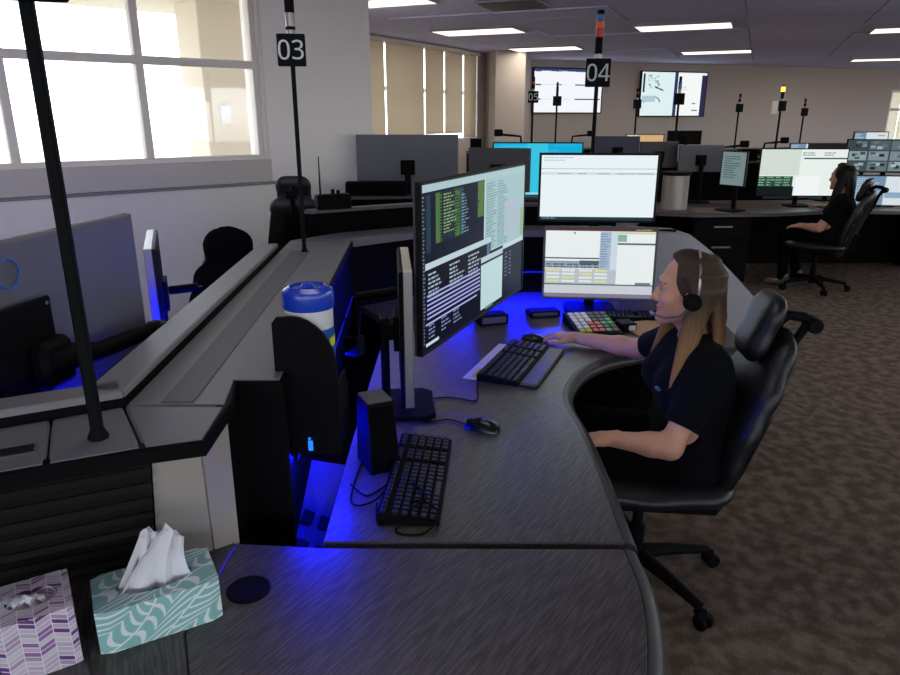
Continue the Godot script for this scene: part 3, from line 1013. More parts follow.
	part("partition_cap", G.new().prism(strip_poly(P2([-0.74, -3.80, -0.73, -3.83, -0.19, -4.14, 0.98, -4.14]), 0.012, -0.06), 1.2, 1.218, 0.004), M.inlay, t, 10)
	part("wall_panel", G.new().prism(strip_poly(P2([-0.508, -3.6, -0.2, -3.86, -0.12, -3.93, 0.95, -3.93]), 0.0, -0.025), 0.0, 1.055), M.lam, t, 10)
	# rail with its pale cap along the outer side
	var rail := P2([-0.815, -3.3, -0.72, -1.43, -0.922, -1.322, -1.72, -0.896])
	part("rail", G.new().prism(strip_poly(rail, 0.0, 0.03), 0.0, 1.11, 0.003), M.black, t, 10)
	part("rail_cap", G.new().prism(strip_poly(P2([-0.815, -3.3, -0.717, -1.432]), 0.0, 0.088), 1.111, 1.127, 0.004), M.cap_grey, t, 10)
	part("rail_cap", G.new().prism(strip_poly(P2([-0.719, -1.426, -0.922, -1.318, -1.72, -0.892]), 0.0, 0.08), 1.111, 1.127, 0.004), M.cap_grey, t, 10)
	part("outer_panel", G.new().prism(strip_poly(P2([-0.93, -3.4, -0.835, -1.5]), 0.0, 0.02), 0.0, 1.09), M.lam, t, 10)
	# blue light strips low on the panels, close above the worktops
	for k in 4:
		var z0 := -1.70 - k * 0.47
		part("light_strip", G.new().box(Vector3(-0.428 - k * 0.0235, 0.81, z0 - 0.22), Vector3(0.01, 0.01, 0.4), 0.002, Basis(Vector3.UP, 0.05)), M.led, t)
	area_light("strip_lamp", Vector3(-0.415, 0.81, -2.3), Vector3(0.7, -0.75, 0.0), Vector2(1.3, 0.02), BLUE, 60.0, t)
	area_light("strip_lamp", Vector3(0.4, 0.85, -3.88), Vector3(0.0, -0.6, 0.8), Vector2(0.9, 0.02), BLUE, 60.0, t)
	part("light_strip", G.new().box(Vector3(0.4, 0.86, -3.9), Vector3(0.9, 0.01, 0.01), 0.002), M.led, t)
	part("light_strip", G.new().box(Vector3(-0.93, 0.9, -2.2), Vector3(0.01, 0.01, 1.3), 0.002, Basis(Vector3.UP, 0.05)), M.led, t)
	area_light("strip_lamp", Vector3(-0.96, 0.9, -2.2), Vector3(-1, 0.05, 0.0), Vector2(1.3, 0.02), BLUE, 80.0, t)
	part("light_strip", G.new().box(Vector3(-1.10, 0.95, -1.32), Vector3(0.5, 0.01, 0.01), 0.002, Basis(Vector3.UP, 0.44)), M.led, t)
	area_light("strip_lamp", Vector3(-1.12, 0.94, -1.36), Vector3(-0.35, -0.4, -0.8), Vector2(0.5, 0.02), BLUE, 40.0, t)
	# dark panel placed under the worktop to keep the space there black
	part("dark_panel", G.new().prism(strip_poly(P2([-0.3, -3.25, 0.55, -3.2, 1.28, -3.1]), 0.0, -0.02), 0.05, 0.70), M.lam, t, 0)

	# low grey end panel that closes the operator's bay on the right
	var e := thing("end_panel", "pale grey end panel with sloping top, standing behind the seated woman's head", "panel", Vector3(0, 0, 0))
	var sh := [Vector3(0.98, 0, -3.80), Vector3(1.75, 0, -3.80), Vector3(1.74, 0.70, -3.80), Vector3(1.60, 0.84, -3.80), Vector3(1.44, 0.99, -3.80), Vector3(1.35, 1.055, -3.80), Vector3(1.24, 1.09, -3.80), Vector3(0.98, 1.105, -3.80)]
	var back := []
	for p in sh: back.append(p + Vector3(0.03, 0, -0.22))
	part("body", G.new().loft([PackedVector3Array(sh), PackedVector3Array(back)]), M.grey_panel, e, 20)
	part("slot", G.new().box(Vector3(1.20, 1.096, -3.90), Vector3(0.12, 0.012, 0.03), 0.003), M.black, e)

	# the worktops
	var curve := smooth_line(P2([0.412, -1.435, 0.416, -1.58, 0.421, -1.82, 0.418, -2.08, 0.405, -2.26, 0.425, -2.42, 0.50, -2.60, 0.60, -2.73, 0.72, -2.815, 0.86, -2.87, 1.05, -2.90, 1.3, -2.905]))
	var top_poly := PackedVector2Array(curve)
	top_poly.append_array(P2([1.34, -3.3, 1.3, -3.78, 0.95, -3.92, -0.12, -3.92, -0.19, -3.85, -0.47, -3.6, -0.30, -3.3, -0.305, -2.2, -0.30, -1.435]))
	edge_band(wood_top(top_poly, 0.705, 0.74, "dark grey wood-grain worktop with an inward curve, in front of the seated woman", 0.002), curve)
	# near worktop in two pieces
	var near_r := smooth_line(P2([0.406, -1.408, 0.406, -1.26, 0.383, -1.12, 0.350, -1.0, 0.30, -0.85, 0.22, -0.68]))
	var np := PackedVector2Array(near_r)
	np.append_array(P2([-0.30, -0.62, -0.515, -1.126, -0.501, -1.43, -0.295, -1.412]))
	edge_band(wood_top(np, 0.70, 0.74, "dark wood-grain worktop nearest the viewer, lit blue at its back corner", 0.003), near_r)
	wood_top(P2([-0.304, -0.62, -0.5165, -1.126, -0.5025, -1.43, -0.555, -1.43, -0.70, -1.385, -1.62, -0.965, -1.62, -0.62]), 0.70, 0.739, "dark wood-grain worktop under the two tissue boxes", 0.003, 0.45)
	# legs of the worktops (sit-stand columns)
	for p in [[Vector2(0.05, -1.75), "steel lifting column under the front of the curved worktop"], [Vector2(0.6, -3.45), "steel lifting column under the stacked monitors"], [Vector2(0.0, -1.0), "steel lifting column under the nearest worktop"]]:
		var lg := thing("lifting_column", p[1], "desk support", Vector3(p[0].x, 0, p[0].y))
		part("foot", G.new().box(Vector3(0, 0.02, 0), Vector3(0.5, 0.04, 0.08), 0.008), M.black, lg)
		part("column", G.new().box(Vector3(0, 0.33, 0), Vector3(0.07, 0.58, 0.07), 0.006), M.black, lg)
		part("bracket", G.new().box(Vector3(0, 0.655, 0), Vector3(0.4, 0.07, 0.06), 0.006), M.black, lg)
	var gr := thing("cable_grommet", "round black grommet cover in the worktop beside the teal tissue box", "grommet", Vector3(-0.428, 0.74, -1.259))
	part("ring", G.new().lathe([Vector2(0.036, 0.0), Vector2(0.046, 0.0), Vector2(0.046, 0.003), Vector2(0.043, 0.005), Vector2(0.038, 0.005), Vector2(0.036, 0.003)], 32), M.black, gr)
	part("lid", G.new().lathe([Vector2(0.0, 0.0), Vector2(0.036, 0.0), Vector2(0.036, 0.003), Vector2(0.0, 0.0036)], 32), M.black, gr)

# ---------------------------------------------------------------- screens on stands
func monitor(called: String, label: String, at: Vector3, turn: float, w: float, h: float, cy: float, kind := "", group := "", o := {}) -> Node3D:
	# at: foot of the stand; the screen looks along local +z, its middle cy above the foot
	var t := thing(called, label, "monitor", at, turn, group)
	var edge: Material = o.get("edge", M.screen_edge)
	var back: Material = o.get("back", M.mon_back_dark)
	var thick: float = o.get("thick", 0.022)
	var bz: float = o.get("bezel", 0.011)
	var tilt := Basis(Vector3.RIGHT, o.get("tilt", 0.0))
	var c := Vector3(0, cy, 0.0)
	var fr := G.new()
	for s in [-1, 1]:
		fr.box(c + tilt * Vector3(s * (w / 2 - bz / 2), 0, 0), Vector3(bz, h, thick), 0.003, tilt)
		fr.box(c + tilt * Vector3(0, s * (h / 2 - bz / 2), 0), Vector3(w - bz * 2, bz, thick), 0.003, tilt)
	part("bezel", fr, edge, t)
	# back shell, thicker in the middle
	var rings := []
	for q in [[0.0, 1.0], [0.008, 0.992], [0.012, 0.975], [0.013, 0.7]]:
		var ring := PackedVector3Array()
		for s in [Vector2(-1, -1), Vector2(1, -1), Vector2(1, 1), Vector2(-1, 1)]:
			ring.append(c + tilt * Vector3(s.x * w * 0.5 * q[1], s.y * h * 0.5 * q[1], -thick * 0.5 + 0.001 - q[0]))
		rings.append(ring)
	part("back_shell", G.new().loft(rings), back, t, 0)
	var sc := QuadMesh.new()
	sc.size = Vector2(w - bz * 2 + 0.001, h - bz * 2 + 0.001)
	var so := part("screen", sc, screen_mat(kind, o.get("energy", 0.9)) if kind else M.black_gloss, t)
	so.transform = Transform3D(tilt, c + tilt * Vector3(0, 0, thick * 0.5 - 0.003))
	if kind and o.has("lamp"):
		area_light("screen_lamp", c + tilt * Vector3(0, 0, thick * 0.5 + 0.004), tilt * Vector3(0, 0, 1), Vector2(w * 0.94, h * 0.9), o.get("lamp_col", Color(0.86, 0.93, 1.0)), o.lamp, t)
	if o.get("mount", true):
		part("mount_plate", G.new().box(c + tilt * Vector3(0, -0.02, -thick * 0.5 - 0.02), Vector3(0.12, 0.12, 0.02), 0.003, tilt), M.black, t)
	var stand: String = o.get("stand", "post")
	if stand == "post":
		part("post", G.new().box(Vector3(0, cy * 0.5 + 0.01, -0.075), Vector3(o.get("post_w", 0.05), cy + 0.03, 0.03), 0.006), o.get("post", M.black), t)
		part("neck", G.new().box(Vector3(0, cy - 0.02, -0.058), Vector3(0.06, 0.06, 0.04), 0.006), M.black, t)
		part("foot", G.new().prism(P2([-0.11, -0.14, 0.11, -0.14, 0.13, -0.1, 0.13, 0.06, 0.1, 0.09, -0.1, 0.09, -0.13, 0.06, -0.13, -0.1]), 0.0, 0.016, 0.004), M.black, t)
	elif stand == "arm":
		var pts: Array = o.arm        # local points from the screen back to a clamp
		for k in pts.size() - 1:
			part("arm", G.new().tube([pts[k], pts[k + 1]], 0.017, 10), M.black, t)
		part("clamp", G.new().box(pts[-1] + Vector3(0, -0.02, 0), Vector3(0.06, 0.08, 0.06), 0.006), M.black, t)
	return t

func keyboard(label: String, at: Vector3, turn: float, l := 0.45, d := 0.15, rest := 0.0) -> Node3D:
	var t := thing("keyboard", label, "keyboard", at, turn)
	var ring := []
	for x in [-l / 2, l / 2]:
		ring.append(PackedVector3Array([Vector3(x, 0.0, d / 2), Vector3(x, 0.013, d / 2), Vector3(x, 0.028, -d / 2 + 0.02), Vector3(x, 0.027, -d / 2), Vector3(x, 0.0, -d / 2)]))
	part("case", G.new().loft(ring), M.black, t, 0)
	var ks := G.new()
	var slope := atan2(0.015, d)
	var b := Basis(Vector3.RIGHT, slope)
	var nx := int(l / 0.0205)
	for r in 6:
		var z := d * 0.5 - 0.016 - r * (d - 0.028) / 5.4 - (0.006 if r == 5 else 0.0)
		var y := 0.013 + (d / 2 - z) * 0.0152 / d + 0.004
		for k in nx:
			if k in [nx - 5, nx - 9]: continue
			if r == 0 and k > 4 and k < 9: continue
			ks.box(Vector3(-l / 2 + (k + 0.5) * l / nx, y + 0.001, z), Vector3(0.0155, 0.008, 0.0155 if r < 5 else 0.011), 0.0018, b)
		if r == 0: ks.box(Vector3(-l / 2 + 7.0 * l / nx, y, z), Vector3(0.078, 0.008, 0.0155), 0.0018, b)
	part("keys", ks, M.key, t, 0).set_meta("kind", "stuff")
	if rest > 0.0:
		part("wrist_rest", G.new().box(Vector3(0, 0.008, d / 2 + rest / 2 + 0.002), Vector3(l, 0.016, rest), 0.006), M.edge, t)
	return t

func mouse(label: String, at: Vector3, turn: float) -> Node3D:
	var t := thing("computer_mouse", label, "mouse", at, turn)
	var rings := []
	for q in [[-0.056, 0.018, 0.012], [-0.05, 0.028, 0.022], [-0.03, 0.033, 0.032], [0.0, 0.032, 0.036], [0.03, 0.029, 0.03], [0.05, 0.025, 0.02], [0.058, 0.018, 0.01]]:
		var r := PackedVector3Array()
		for k in 14:
			var a := TAU * k / 14
			r.append(Vector3(cos(a) * q[1], maxf(0.001, sin(a) * q[2]), q[0]))
		rings.append(r)
	part("body", G.new().loft(rings), M.black_gloss, t, 60)
	part("wheel", G.new().lathe([Vector2(0, -0.004), Vector2(0.01, -0.004), Vector2(0.011, 0), Vector2(0.01, 0.004), Vector2(0, 0.004)], 14, Transform3D(Basis(Vector3.BACK, PI / 2), Vector3(0, 0.025, 0.034))), M.inlay, t)
	for s in [-1, 1]:
		part("button", G.new().slab(Vector3(s * 0.002, 0.0375, 0.004), Vector3(s * 0.002, 0.025, 0.052), Vector3(s * 0.02, 0.018, 0.05), Vector3(s * 0.022, 0.03, 0.004), 0.004 * s), M.black_gloss, t, 0)
	return t

# ---------------------------------------------------------------- numbered poles
func sign_pole(label: String, at: Vector3, top: float, sign_y: float, sw: float, text: String, beacon: Array, turn := 0.0, r := 0.017, group := "") -> Node3D:
	var t := thing("sign_pole", label, "sign pole", at, turn, group)
	part("foot", G.new().lathe([Vector2(0, 0), Vector2(r * 1.5, 0), Vector2(r * 1.5, 0.006), Vector2(r * 1.25, 0.012), Vector2(r, 0.02), Vector2(0, 0.02)], 20), M.pole, t)
	part("post", G.new().box(Vector3(0, (sign_y + sw * 0.5) / 2, 0), Vector3(r * 1.7, sign_y + sw * 0.5, r * 1.7), r * 0.35), M.pole, t)
	var sg := part("sign", G.new().box(Vector3(0, sign_y, r + 0.008), Vector3(sw, sw * 1.08, 0.012), 0.004), M.sign, t)
	if text:
		var tm := TextMesh.new()
		var sf := SystemFont.new()
		sf.font_names = PackedStringArray(["Droid Sans"])
		tm.font = sf
		tm.text = text
		tm.font_size = 64
		tm.pixel_size = sw * 0.66 / 47.0
		tm.depth = 0.002
		var lt := part("lettering", tm, M.letter, sg)
		lt.position = Vector3(0, sign_y, r + 0.0152)
	var y := sign_y + sw * 0.5
	for q in beacon:      # [material, height, radius]
		part(q[3] if q.size() > 3 else "beacon_segment", G.new().lathe([Vector2(0, y), Vector2(q[2] * 0.94, y), Vector2(q[2], y + q[1] * 0.06), Vector2(q[2], y + q[1] * 0.94), Vector2(q[2] * 0.94, y + q[1]), Vector2(0, y + q[1])], 18), q[0], t)
		y += q[1]
	return t

# ---------------------------------------------------------------- small things
func print_mat(i: Image, rough := 0.6) -> StandardMaterial3D:
	var m := kit(Color.WHITE, rough)
	m.albedo_texture = ImageTexture.create_from_image(i)
	m.uv1_triplanar = true
	m.uv1_triplanar_sharpness = 8.0
	return m

func tissue_box(called_label: String, at: Vector3, turn: float, size: Vector3, m: Material, hole: Vector2, tall: float) -> Node3D:
	var t := thing("tissue_box", called_label, "tissue box", at, turn)
	# carton with an oval opening in its top: a ring of quads from the rim of the carton to the oval
	var h := size * 0.5
	var n := 40
	var outer := PackedVector3Array()
	var oval := PackedVector3Array()
	for k in n:
		var a := TAU * k / n
		var d := Vector2(cos(a), sin(a))
		var s := minf(h.x / maxf(absf(d.x), 1e-6), h.z / maxf(absf(d.y), 1e-6))
		outer.append(Vector3(d.x * s, size.y, d.y * s))
		oval.append(Vector3(d.x * hole.x, size.y, d.y * hole.y))
	var low := PackedVector3Array()
	var inner := PackedVector3Array()
	for k in n:
		low.append(Vector3(outer[k].x, 0, outer[k].z))
		inner.append(oval[k] - Vector3(0, size.y * 0.75, 0))
	part("carton", G.new().loft([low, outer, oval, inner]), m, t, 20)
	# the pulled tissue: a folded fan of two sheets
	var g := G.new()
	for s in 2:
		var front := []
		for j in 7:
			var v := j / 6.0
			var ring := PackedVector3Array()
			var back := []
			for k in 9:
				var u := k / 8.0 - 0.5
				var w := hole.x * (1.05 - 0.72 * v) if tall > 0.05 else hole.x * (1.1 - 0.5 * v)
				var lean := -0.02 * v + (0.035 * v * v if s else 0.0) + (0.025 if tall > 0.05 else -0.02) * v
				var y := size.y - 0.02 + v * tall * (1.0 - (0.35 * absf(u + 0.12)) * (1.0 if s == 0 else 1.3))
				var z := sin(k * 2.4 + s * 1.7 + v * 1.3) * 0.012 * (1.0 - 0.3 * v) + (s - 0.5) * 0.02 * (1 - v * 0.5)
				ring.append(Vector3(u * w * 2.0 + lean, y, z + 0.0015))
				back.push_front(Vector3(u * w * 2.0 + lean, y, z - 0.0015))
			ring.append_array(PackedVector3Array(back))
			front.append(ring)
		g.loft(front)
	part("tissue", g, M.tissue, t, 60)
	return t

func leaf_print() -> Image:
	var i := Image.create(512, 512, false, Image.FORMAT_RGB8)
	for y in 512:
		for x in 512:
			# long curved strokes fanning off slanting stems
			var u := x / 512.0
			var v := y / 512.0
			var w := sin(u * TAU) * 0.06 + sin(v * TAU) * 0.05
			var stem := fposmod(u * 2.0 + v * 2.0 + w * 2.0, 2.0)
			var sd := absf(fposmod(stem, 1.0) - 0.5) * 2.0
			var lean := 1.0 if stem < 1.0 else -1.0
			var k := fposmod(v * 10.0 - u * 2.0 * lean + (1.0 - sd) * (1.0 - sd) * 1.6 * lean, 1.0)
			var line := k < 0.3 * (0.45 + 0.55 * sin(PI * clampf(sd * 1.05, 0.0, 1.0)) + 0.25)
			if sd > 0.94: line = true
			i.set_pixel(x, y, c8(228, 236, 233) if line else c8(140, 192, 184))
	return i

func chevron_print() -> Image:
	var i := Image.create(512, 512, false, Image.FORMAT_RGB8)
	rng.seed = 77
	var tone := {}
	for y in 512:
		for x in 512:
			var col := int(x / 64.0)
			var u := fposmod(x / 64.0, 1.0)
			var z := (u if col % 2 == 0 else 1.0 - u) * 30.0
			var yy := y + z
			var row := int(yy / 25.6)
			var key := col * 100 + row % 20
			if not tone.has(key):
				tone[key] = [c8(206, 194, 204), c8(196, 180, 194), c8(150, 104, 158), c8(212, 202, 210), c8(178, 150, 176), c8(104, 60, 124), c8(200, 186, 198)][rng.randi() % 7]
			var f := fposmod(yy / 25.6, 1.0)
			i.set_pixel(x, y, c8(232, 226, 230) if f < 0.2 or u < 0.06 else tone[key])
	return i

func wire(label: String, pts: Array, r := 0.0025, group := "") -> void:
	var s := []
	for i in pts.size() - 1:
		for k in 6:
			s.append((pts[i] as Vector3).cubic_interpolate(pts[i + 1], pts[maxi(i - 1, 0)], pts[mini(i + 2, pts.size() - 1)], k / 6.0))
	s.append(pts[-1])
	solo("cable", G.new().tube(s, r, 7), M.black, label, "cable", group, 60)

func desk_things() -> void:
	var leaf := print_mat(leaf_print())
	leaf.uv1_scale = Vector3(5.0, 5.0, 5.0)
	tissue_box("flat teal tissue box with white leaf strokes and a tissue pulled up", Vector3(-0.584, 0.74, -1.176), deg_to_rad(29.2), Vector3(0.223, 0.09, 0.131), leaf, Vector2(0.07, 0.036), 0.135)
	var chev := print_mat(chevron_print())
	chev.uv1_scale = Vector3(5.0, 5.0, 5.0)
	tissue_box("cube tissue box with purple and white chevrons beside the teal one", Vector3(-0.765, 0.74, -1.077), deg_to_rad(32), Vector3(0.125, 0.122, 0.131), chev, Vector2(0.043, 0.03), 0.03)

	# holder and wipes
	var ho := thing("wipes_holder", "black round-topped holder on the console end, carrying the wipes canister", "holder", Vector3(-0.362, 0.0, -1.735))
	var pr := PackedVector2Array([Vector2(-0.078, 0.86), Vector2(0.078, 0.86), Vector2(0.078, 1.09)])
	for k in 9:
		var a := k / 8.0 * PI / 2
		pr.append(Vector2(-0.03 + 0.108 * cos(a), 1.09 + 0.14 * sin(a)))
	pr.append(Vector2(-0.066, 1.23))
	pr.append(Vector2(-0.078, 1.215))
	for z in [[0.07, 0.082], [-0.082, -0.07]]:
		var ra := PackedVector3Array()
		var rb := PackedVector3Array()
		for p in pr:
			var y := p.y if z[0] > 0.0 else minf(p.y, 1.0)
			ra.append(Vector3(p.x, y, z[0]))
			rb.append(Vector3(p.x, y, z[1]))
		part("plate", G.new().loft([ra, rb]), M.black, ho, 20)
	part("base", G.new().box(Vector3(0, 0.928, 0), Vector3(0.156, 0.016, 0.14), 0.003), M.black, ho)
	for s in [-1, 1]: part("side", G.new().box(Vector3(s * 0.072, 0.95, 0), Vector3(0.01, 0.18, 0.14), 0.002), M.black, ho)
	part("status_light", G.new().box(Vector3(0.0, 0.885, 0.0845), Vector3(0.012, 0.028, 0.004), 0.001), M.led_bright, ho)
	part("status_light", G.new().box(Vector3(-0.002, 0.905, 0.0845), Vector3(0.006, 0.006, 0.004), 0.001), M.led_bright, ho)
	part("light_strip", G.new().box(Vector3(0, 0.855, 0.05), Vector3(0.14, 0.008, 0.014), 0.002), M.led, ho)  # out-of-sight strip, placed to spill blue onto the near worktop
	area_light("strip_lamp", Vector3(0.0, 0.848, 0.06), Vector3(0.25, -1, 0.75), Vector2(0.14, 0.02), BLUE, 110.0, ho)
	part("hanger", G.new().box(Vector3(-0.06, 1.0, -0.02), Vector3(0.05, 0.05, 0.08), 0.004), M.black, ho)
	var wi := thing("wipes_canister", "white cleaning-wipes canister with a domed blue lid, standing in the black holder", "canister", Vector3(-0.362, 0.936, -1.735))
	part("body", G.new().lathe([Vector2(0, 0), Vector2(0.058, 0), Vector2(0.061, 0.004), Vector2(0.061, 0.296), Vector2(0.056, 0.306), Vector2(0, 0.306)], 40), M.white_plastic, wi, 40)
	part("lid", G.new().lathe([Vector2(0, 0.300), Vector2(0.064, 0.300), Vector2(0.066, 0.304), Vector2(0.066, 0.335), Vector2(0.062, 0.347), Vector2(0.05, 0.354), Vector2(0.046, 0.356), Vector2(0.044, 0.351), Vector2(0.018, 0.352), Vector2(0.014, 0.362), Vector2(0, 0.364)], 40), M.blue_lid, wi, 35)
	var lb := PackedVector3Array()
	var lt := PackedVector3Array()
	var lg := G.new()
	var rings := []
	for k in 17:
		var a := -0.5 + k / 16.0 * 1.6
		rings.append(PackedVector3Array([Vector3(cos(a) * 0.0612, 0.06, sin(a) * 0.0612), Vector3(cos(a) * 0.0618, 0.06, sin(a) * 0.0618), Vector3(cos(a) * 0.0618, 0.25, sin(a) * 0.0618), Vector3(cos(a) * 0.0612, 0.25, sin(a) * 0.0612)]))
	lg.loft(rings)
	part("label_print", lg, M.blue, wi, 40)
	var lg2 := G.new()
	rings = []
	for k in 9:
		var a := -0.2 + k / 8.0 * 0.7
		rings.append(PackedVector3Array([Vector3(cos(a) * 0.0616, 0.2, sin(a) * 0.0616), Vector3(cos(a) * 0.0622, 0.2, sin(a) * 0.0622), Vector3(cos(a) * 0.0622, 0.225, sin(a) * 0.0622), Vector3(cos(a) * 0.0616, 0.225, sin(a) * 0.0616)]))
	lg2.loft(rings)
	part("label_print", lg2, M.yellow, wi, 40)

	# speaker on the desk's left edge
	var sp := thing("desk_speaker", "slim black desktop speaker standing on the blue-lit edge of the worktop", "speaker", Vector3(-0.207, 0.74, -1.83), 0.45)
	var ra := PackedVector3Array()
	part("cabinet", G.new().loft([PackedVector3Array([Vector3(-0.045, 0.0, 0.06), Vector3(0.045, 0.0, 0.06), Vector3(0.045, 0.0, -0.06), Vector3(-0.045, 0.0, -0.06)]), PackedVector3Array([Vector3(-0.038, 0.2, 0.03), Vector3(0.038, 0.2, 0.03), Vector3(0.038, 0.2, -0.06), Vector3(-0.038, 0.2, -0.06)])]), M.black, sp, 0)
	part("grille", G.new().slab(Vector3(-0.038, 0.012, 0.0595), Vector3(0.038, 0.012, 0.0595), Vector3(0.032, 0.19, 0.034), Vector3(-0.032, 0.19, 0.034), -0.003), M.fabric, sp, 0)
	part("top_strip", G.new().box(Vector3(0, 0.203, -0.015), Vector3(0.074, 0.006, 0.088), 0.002), M.inlay, sp)
	part("knob", G.new().lathe([Vector2(0, 0), Vector2(0.008, 0), Vector2(0.008, 0.01), Vector2(0, 0.01)], 16, Transform3D(Basis(Vector3.RIGHT, PI / 2), Vector3(0.02, 0.03, 0.056))), M.black_gloss, sp)

	keyboard("black keyboard with a cable across it, nearest the viewer on the worktop", Vector3(-0.088, 0.741, -1.735), deg_to_rad(86), 0.46, 0.155)
	keyboard("black keyboard with grey wrist rest, in front of the woman's reaching hand", Vector3(0.262, 0.741, -2.678), deg_to_rad(68.4), 0.46, 0.165, 0.07)
	keyboard("dark keyboard lying under the lower stacked monitor", Vector3(0.93, 0.741, -3.345), deg_to_rad(-4), 0.34, 0.10)
	# paper strip above the second keyboard, with yellow notes
	var sheet := solo("paper_strip", G.new().box(Vector3.ZERO, Vector3(0.46, 0.001, 0.075), 0.0), M.paper, "white paper strip tucked along the back of the wrist-rest keyboard", "paper")
	sheet.position = Vector3(0.167, 0.742, -2.72)
	sheet.rotation.y = deg_to_rad(68.4)
	for q in [[Vector3(-0.16, 0.0012, 0.012), 0.09, 0.045], [Vector3(0.03, 0.0012, 0.02), 0.13, 0.03]]:
		var p: Vector3 = sheet.transform * (q[0] as Vector3)
		var o := solo("sticky_note", G.new().box(Vector3.ZERO, Vector3(q[1], 0.0012, q[2]), 0.0), M.yellow, "yellow note on the paper strip, at its end nearest the viewer" if q[1] < 0.1 else "long yellow note on the paper strip, beside the keyboard's middle", "note")
		o.position = p
		o.rotation.y = deg_to_rad(68.4)
	mouse("black mouse on bare worktop between the two keyboards", Vector3(0.105, 0.741, -2.065), deg_to_rad(-112))
	mouse("black mouse under the woman's outstretched hand", Vector3(0.375, 0.741, -2.985), deg_to_rad(-100))
	wire("thin black cable trailing from the mouse towards the silver monitor", [Vector3(0.05, 0.745, -2.09), Vector3(-0.01, 0.744, -2.13), Vector3(-0.08, 0.744, -2.11), Vector3(-0.16, 0.744, -2.2), Vector3(-0.2, 0.744, -2.35)])
	wire("black cable looped over the end of the nearest keyboard", [Vector3(-0.1, 0.772, -1.66), Vector3(-0.06, 0.776, -1.58), Vector3(-0.1, 0.768, -1.53), Vector3(-0.13, 0.745, -1.47), Vector3(-0.06, 0.745, -1.465), Vector3(-0.03, 0.77, -1.52), Vector3(-0.09, 0.77, -1.57), Vector3(-0.17, 0.744, -1.5), Vector3(-0.19, 0.744, -1.6)], 0.003)
	wire("black cable on the worktop below the large tilted screen", [Vector3(-0.12, 0.744, -2.3), Vector3(0.0, 0.744, -2.32), Vector3(0.09, 0.744, -2.29), Vector3(0.1, 0.744, -2.4), Vector3(0.11, 0.744, -2.55)])
	wire("tangled black cable on the blue-lit desk edge behind the speaker", [Vector3(-0.27, 0.744, -1.7), Vector3(-0.22, 0.744, -1.64), Vector3(-0.17, 0.744, -1.7), Vector3(-0.2, 0.75, -1.6), Vector3(-0.26, 0.744, -1.62), Vector3(-0.25, 0.744, -1.9), Vector3(-0.22, 0.744, -2.2)])

	# call panel with coloured keys, small box, folder, two dark boxes
	var cp := thing("call_keypad", "sloping keypad with white, green, yellow and red keys beyond her hand", "keypad", Vector3(0.672, 0.741, -3.18), deg_to_rad(8))
	var ring := []
	for x in [-0.105, 0.105]: ring.append(PackedVector3Array([Vector3(x, 0, 0.13), Vector3(x, 0.014, 0.13), Vector3(x, 0.05, -0.12), Vector3(x, 0.045, -0.13), Vector3(x, 0, -0.13)]))
	part("case", G.new().loft(ring), M.black, cp, 0)
	var b := Basis(Vector3.RIGHT, atan2(0.036, 0.25))
	var pick := {"white": M.white_plastic, "green": M.green, "yellow": M.yellow, "red": M.red, "dark": M.inlay}
	for r in 6:
		for k in 6:
			var what := "white" if k < 3 and r > 0 else "dark"
			if r == 0 and k < 2: what = "yellow"
			elif r < 3 and k in [2, 3]: what = "red"
			elif k == 5 and r > 1 and r < 4: what = "green"
			elif k == 4 and r in [0, 2]: what = "green"
			var z := 0.1 - r * 0.037
			part("key", G.new().box(Vector3(-0.08 + k * 0.032, 0.019 + (0.13 - z) * 0.144, z), Vector3(0.026, 0.008, 0.029), 0.002, b), pick[what], cp)
	var sb := thing("small_device", "little black desk device with a white front beside the coloured keypad", "device", Vector3(0.83, 0.741, -3.17), 0.2)
	part("case", G.new().box(Vector3(0, 0.02, 0), Vector3(0.075, 0.04, 0.09), 0.006), M.black, sb)
	part("white_front", G.new().box(Vector3(0.012, 0.02, 0.045), Vector3(0.035, 0.022, 0.004), 0.001), M.white_plastic, sb)
	var fo := solo("folder", G.new().box(Vector3.ZERO, Vector3(0.30, 0.008, 0.30), 0.003), M.tan, "tan cardboard folder lying on the worktop in front of her face", "folder")
	fo.position = Vector3(0.99, 0.7455, -3.15)
	fo.rotation.y = 0.25
	for q in [[Vector3(0.2, 0.741, -3.28), Vector3(0.15, 0.05, 0.09), 0.3, "low black box on the worktop under the large tilted screen's far corner"], [Vector3(0.47, 0.741, -3.42), Vector3(0.16, 0.03, 0.09), 0.2, "flat black box on the worktop left of the stacked monitors' foot"]]:
		var o := thing("desk_box", q[3], "box", q[0], q[2])
		part("body", G.new().box(Vector3(0, q[1].y / 2, 0), q[1], 0.006), M.black, o)
		part("front", G.new().box(Vector3(0, q[1].y / 2, q[1].z / 2), Vector3(q[1].x * 0.8, q[1].y * 0.6, 0.004), 0.001), M.inlay, o)

	# radio with an aerial on the partition
	var ra2 := thing("desk_radio", "black desk radio with a tall thin aerial, on the ledge behind pole 03", "radio", Vector3(-0.64, 1.218, -3.885), 0.45)
	part("body", G.new().box(Vector3(0, 0.04, 0), Vector3(0.19, 0.08, 0.06), 0.005), M.black, ra2)
	part("aerial", G.new().tube([Vector3(-0.07, 0.05, 0), Vector3(-0.07, 0.12, 0), Vector3(-0.07, 0.28, 0)], [0.006, 0.005, 0.003], 10), M.black, ra2)
	part("knob", G.new().lathe([Vector2(0, 0.08), Vector2(0.011, 0.08), Vector2(0.01, 0.105), Vector2(0, 0.105)], 14, Transform3D(Basis(), Vector3(0.0, 0, 0))), M.black, ra2)
	part("knob", G.new().lathe([Vector2(0, 0.08), Vector2(0.011, 0.08), Vector2(0.01, 0.1), Vector2(0, 0.1)], 14, Transform3D(Basis(), Vector3(0.03, 0, 0))), M.black, ra2)

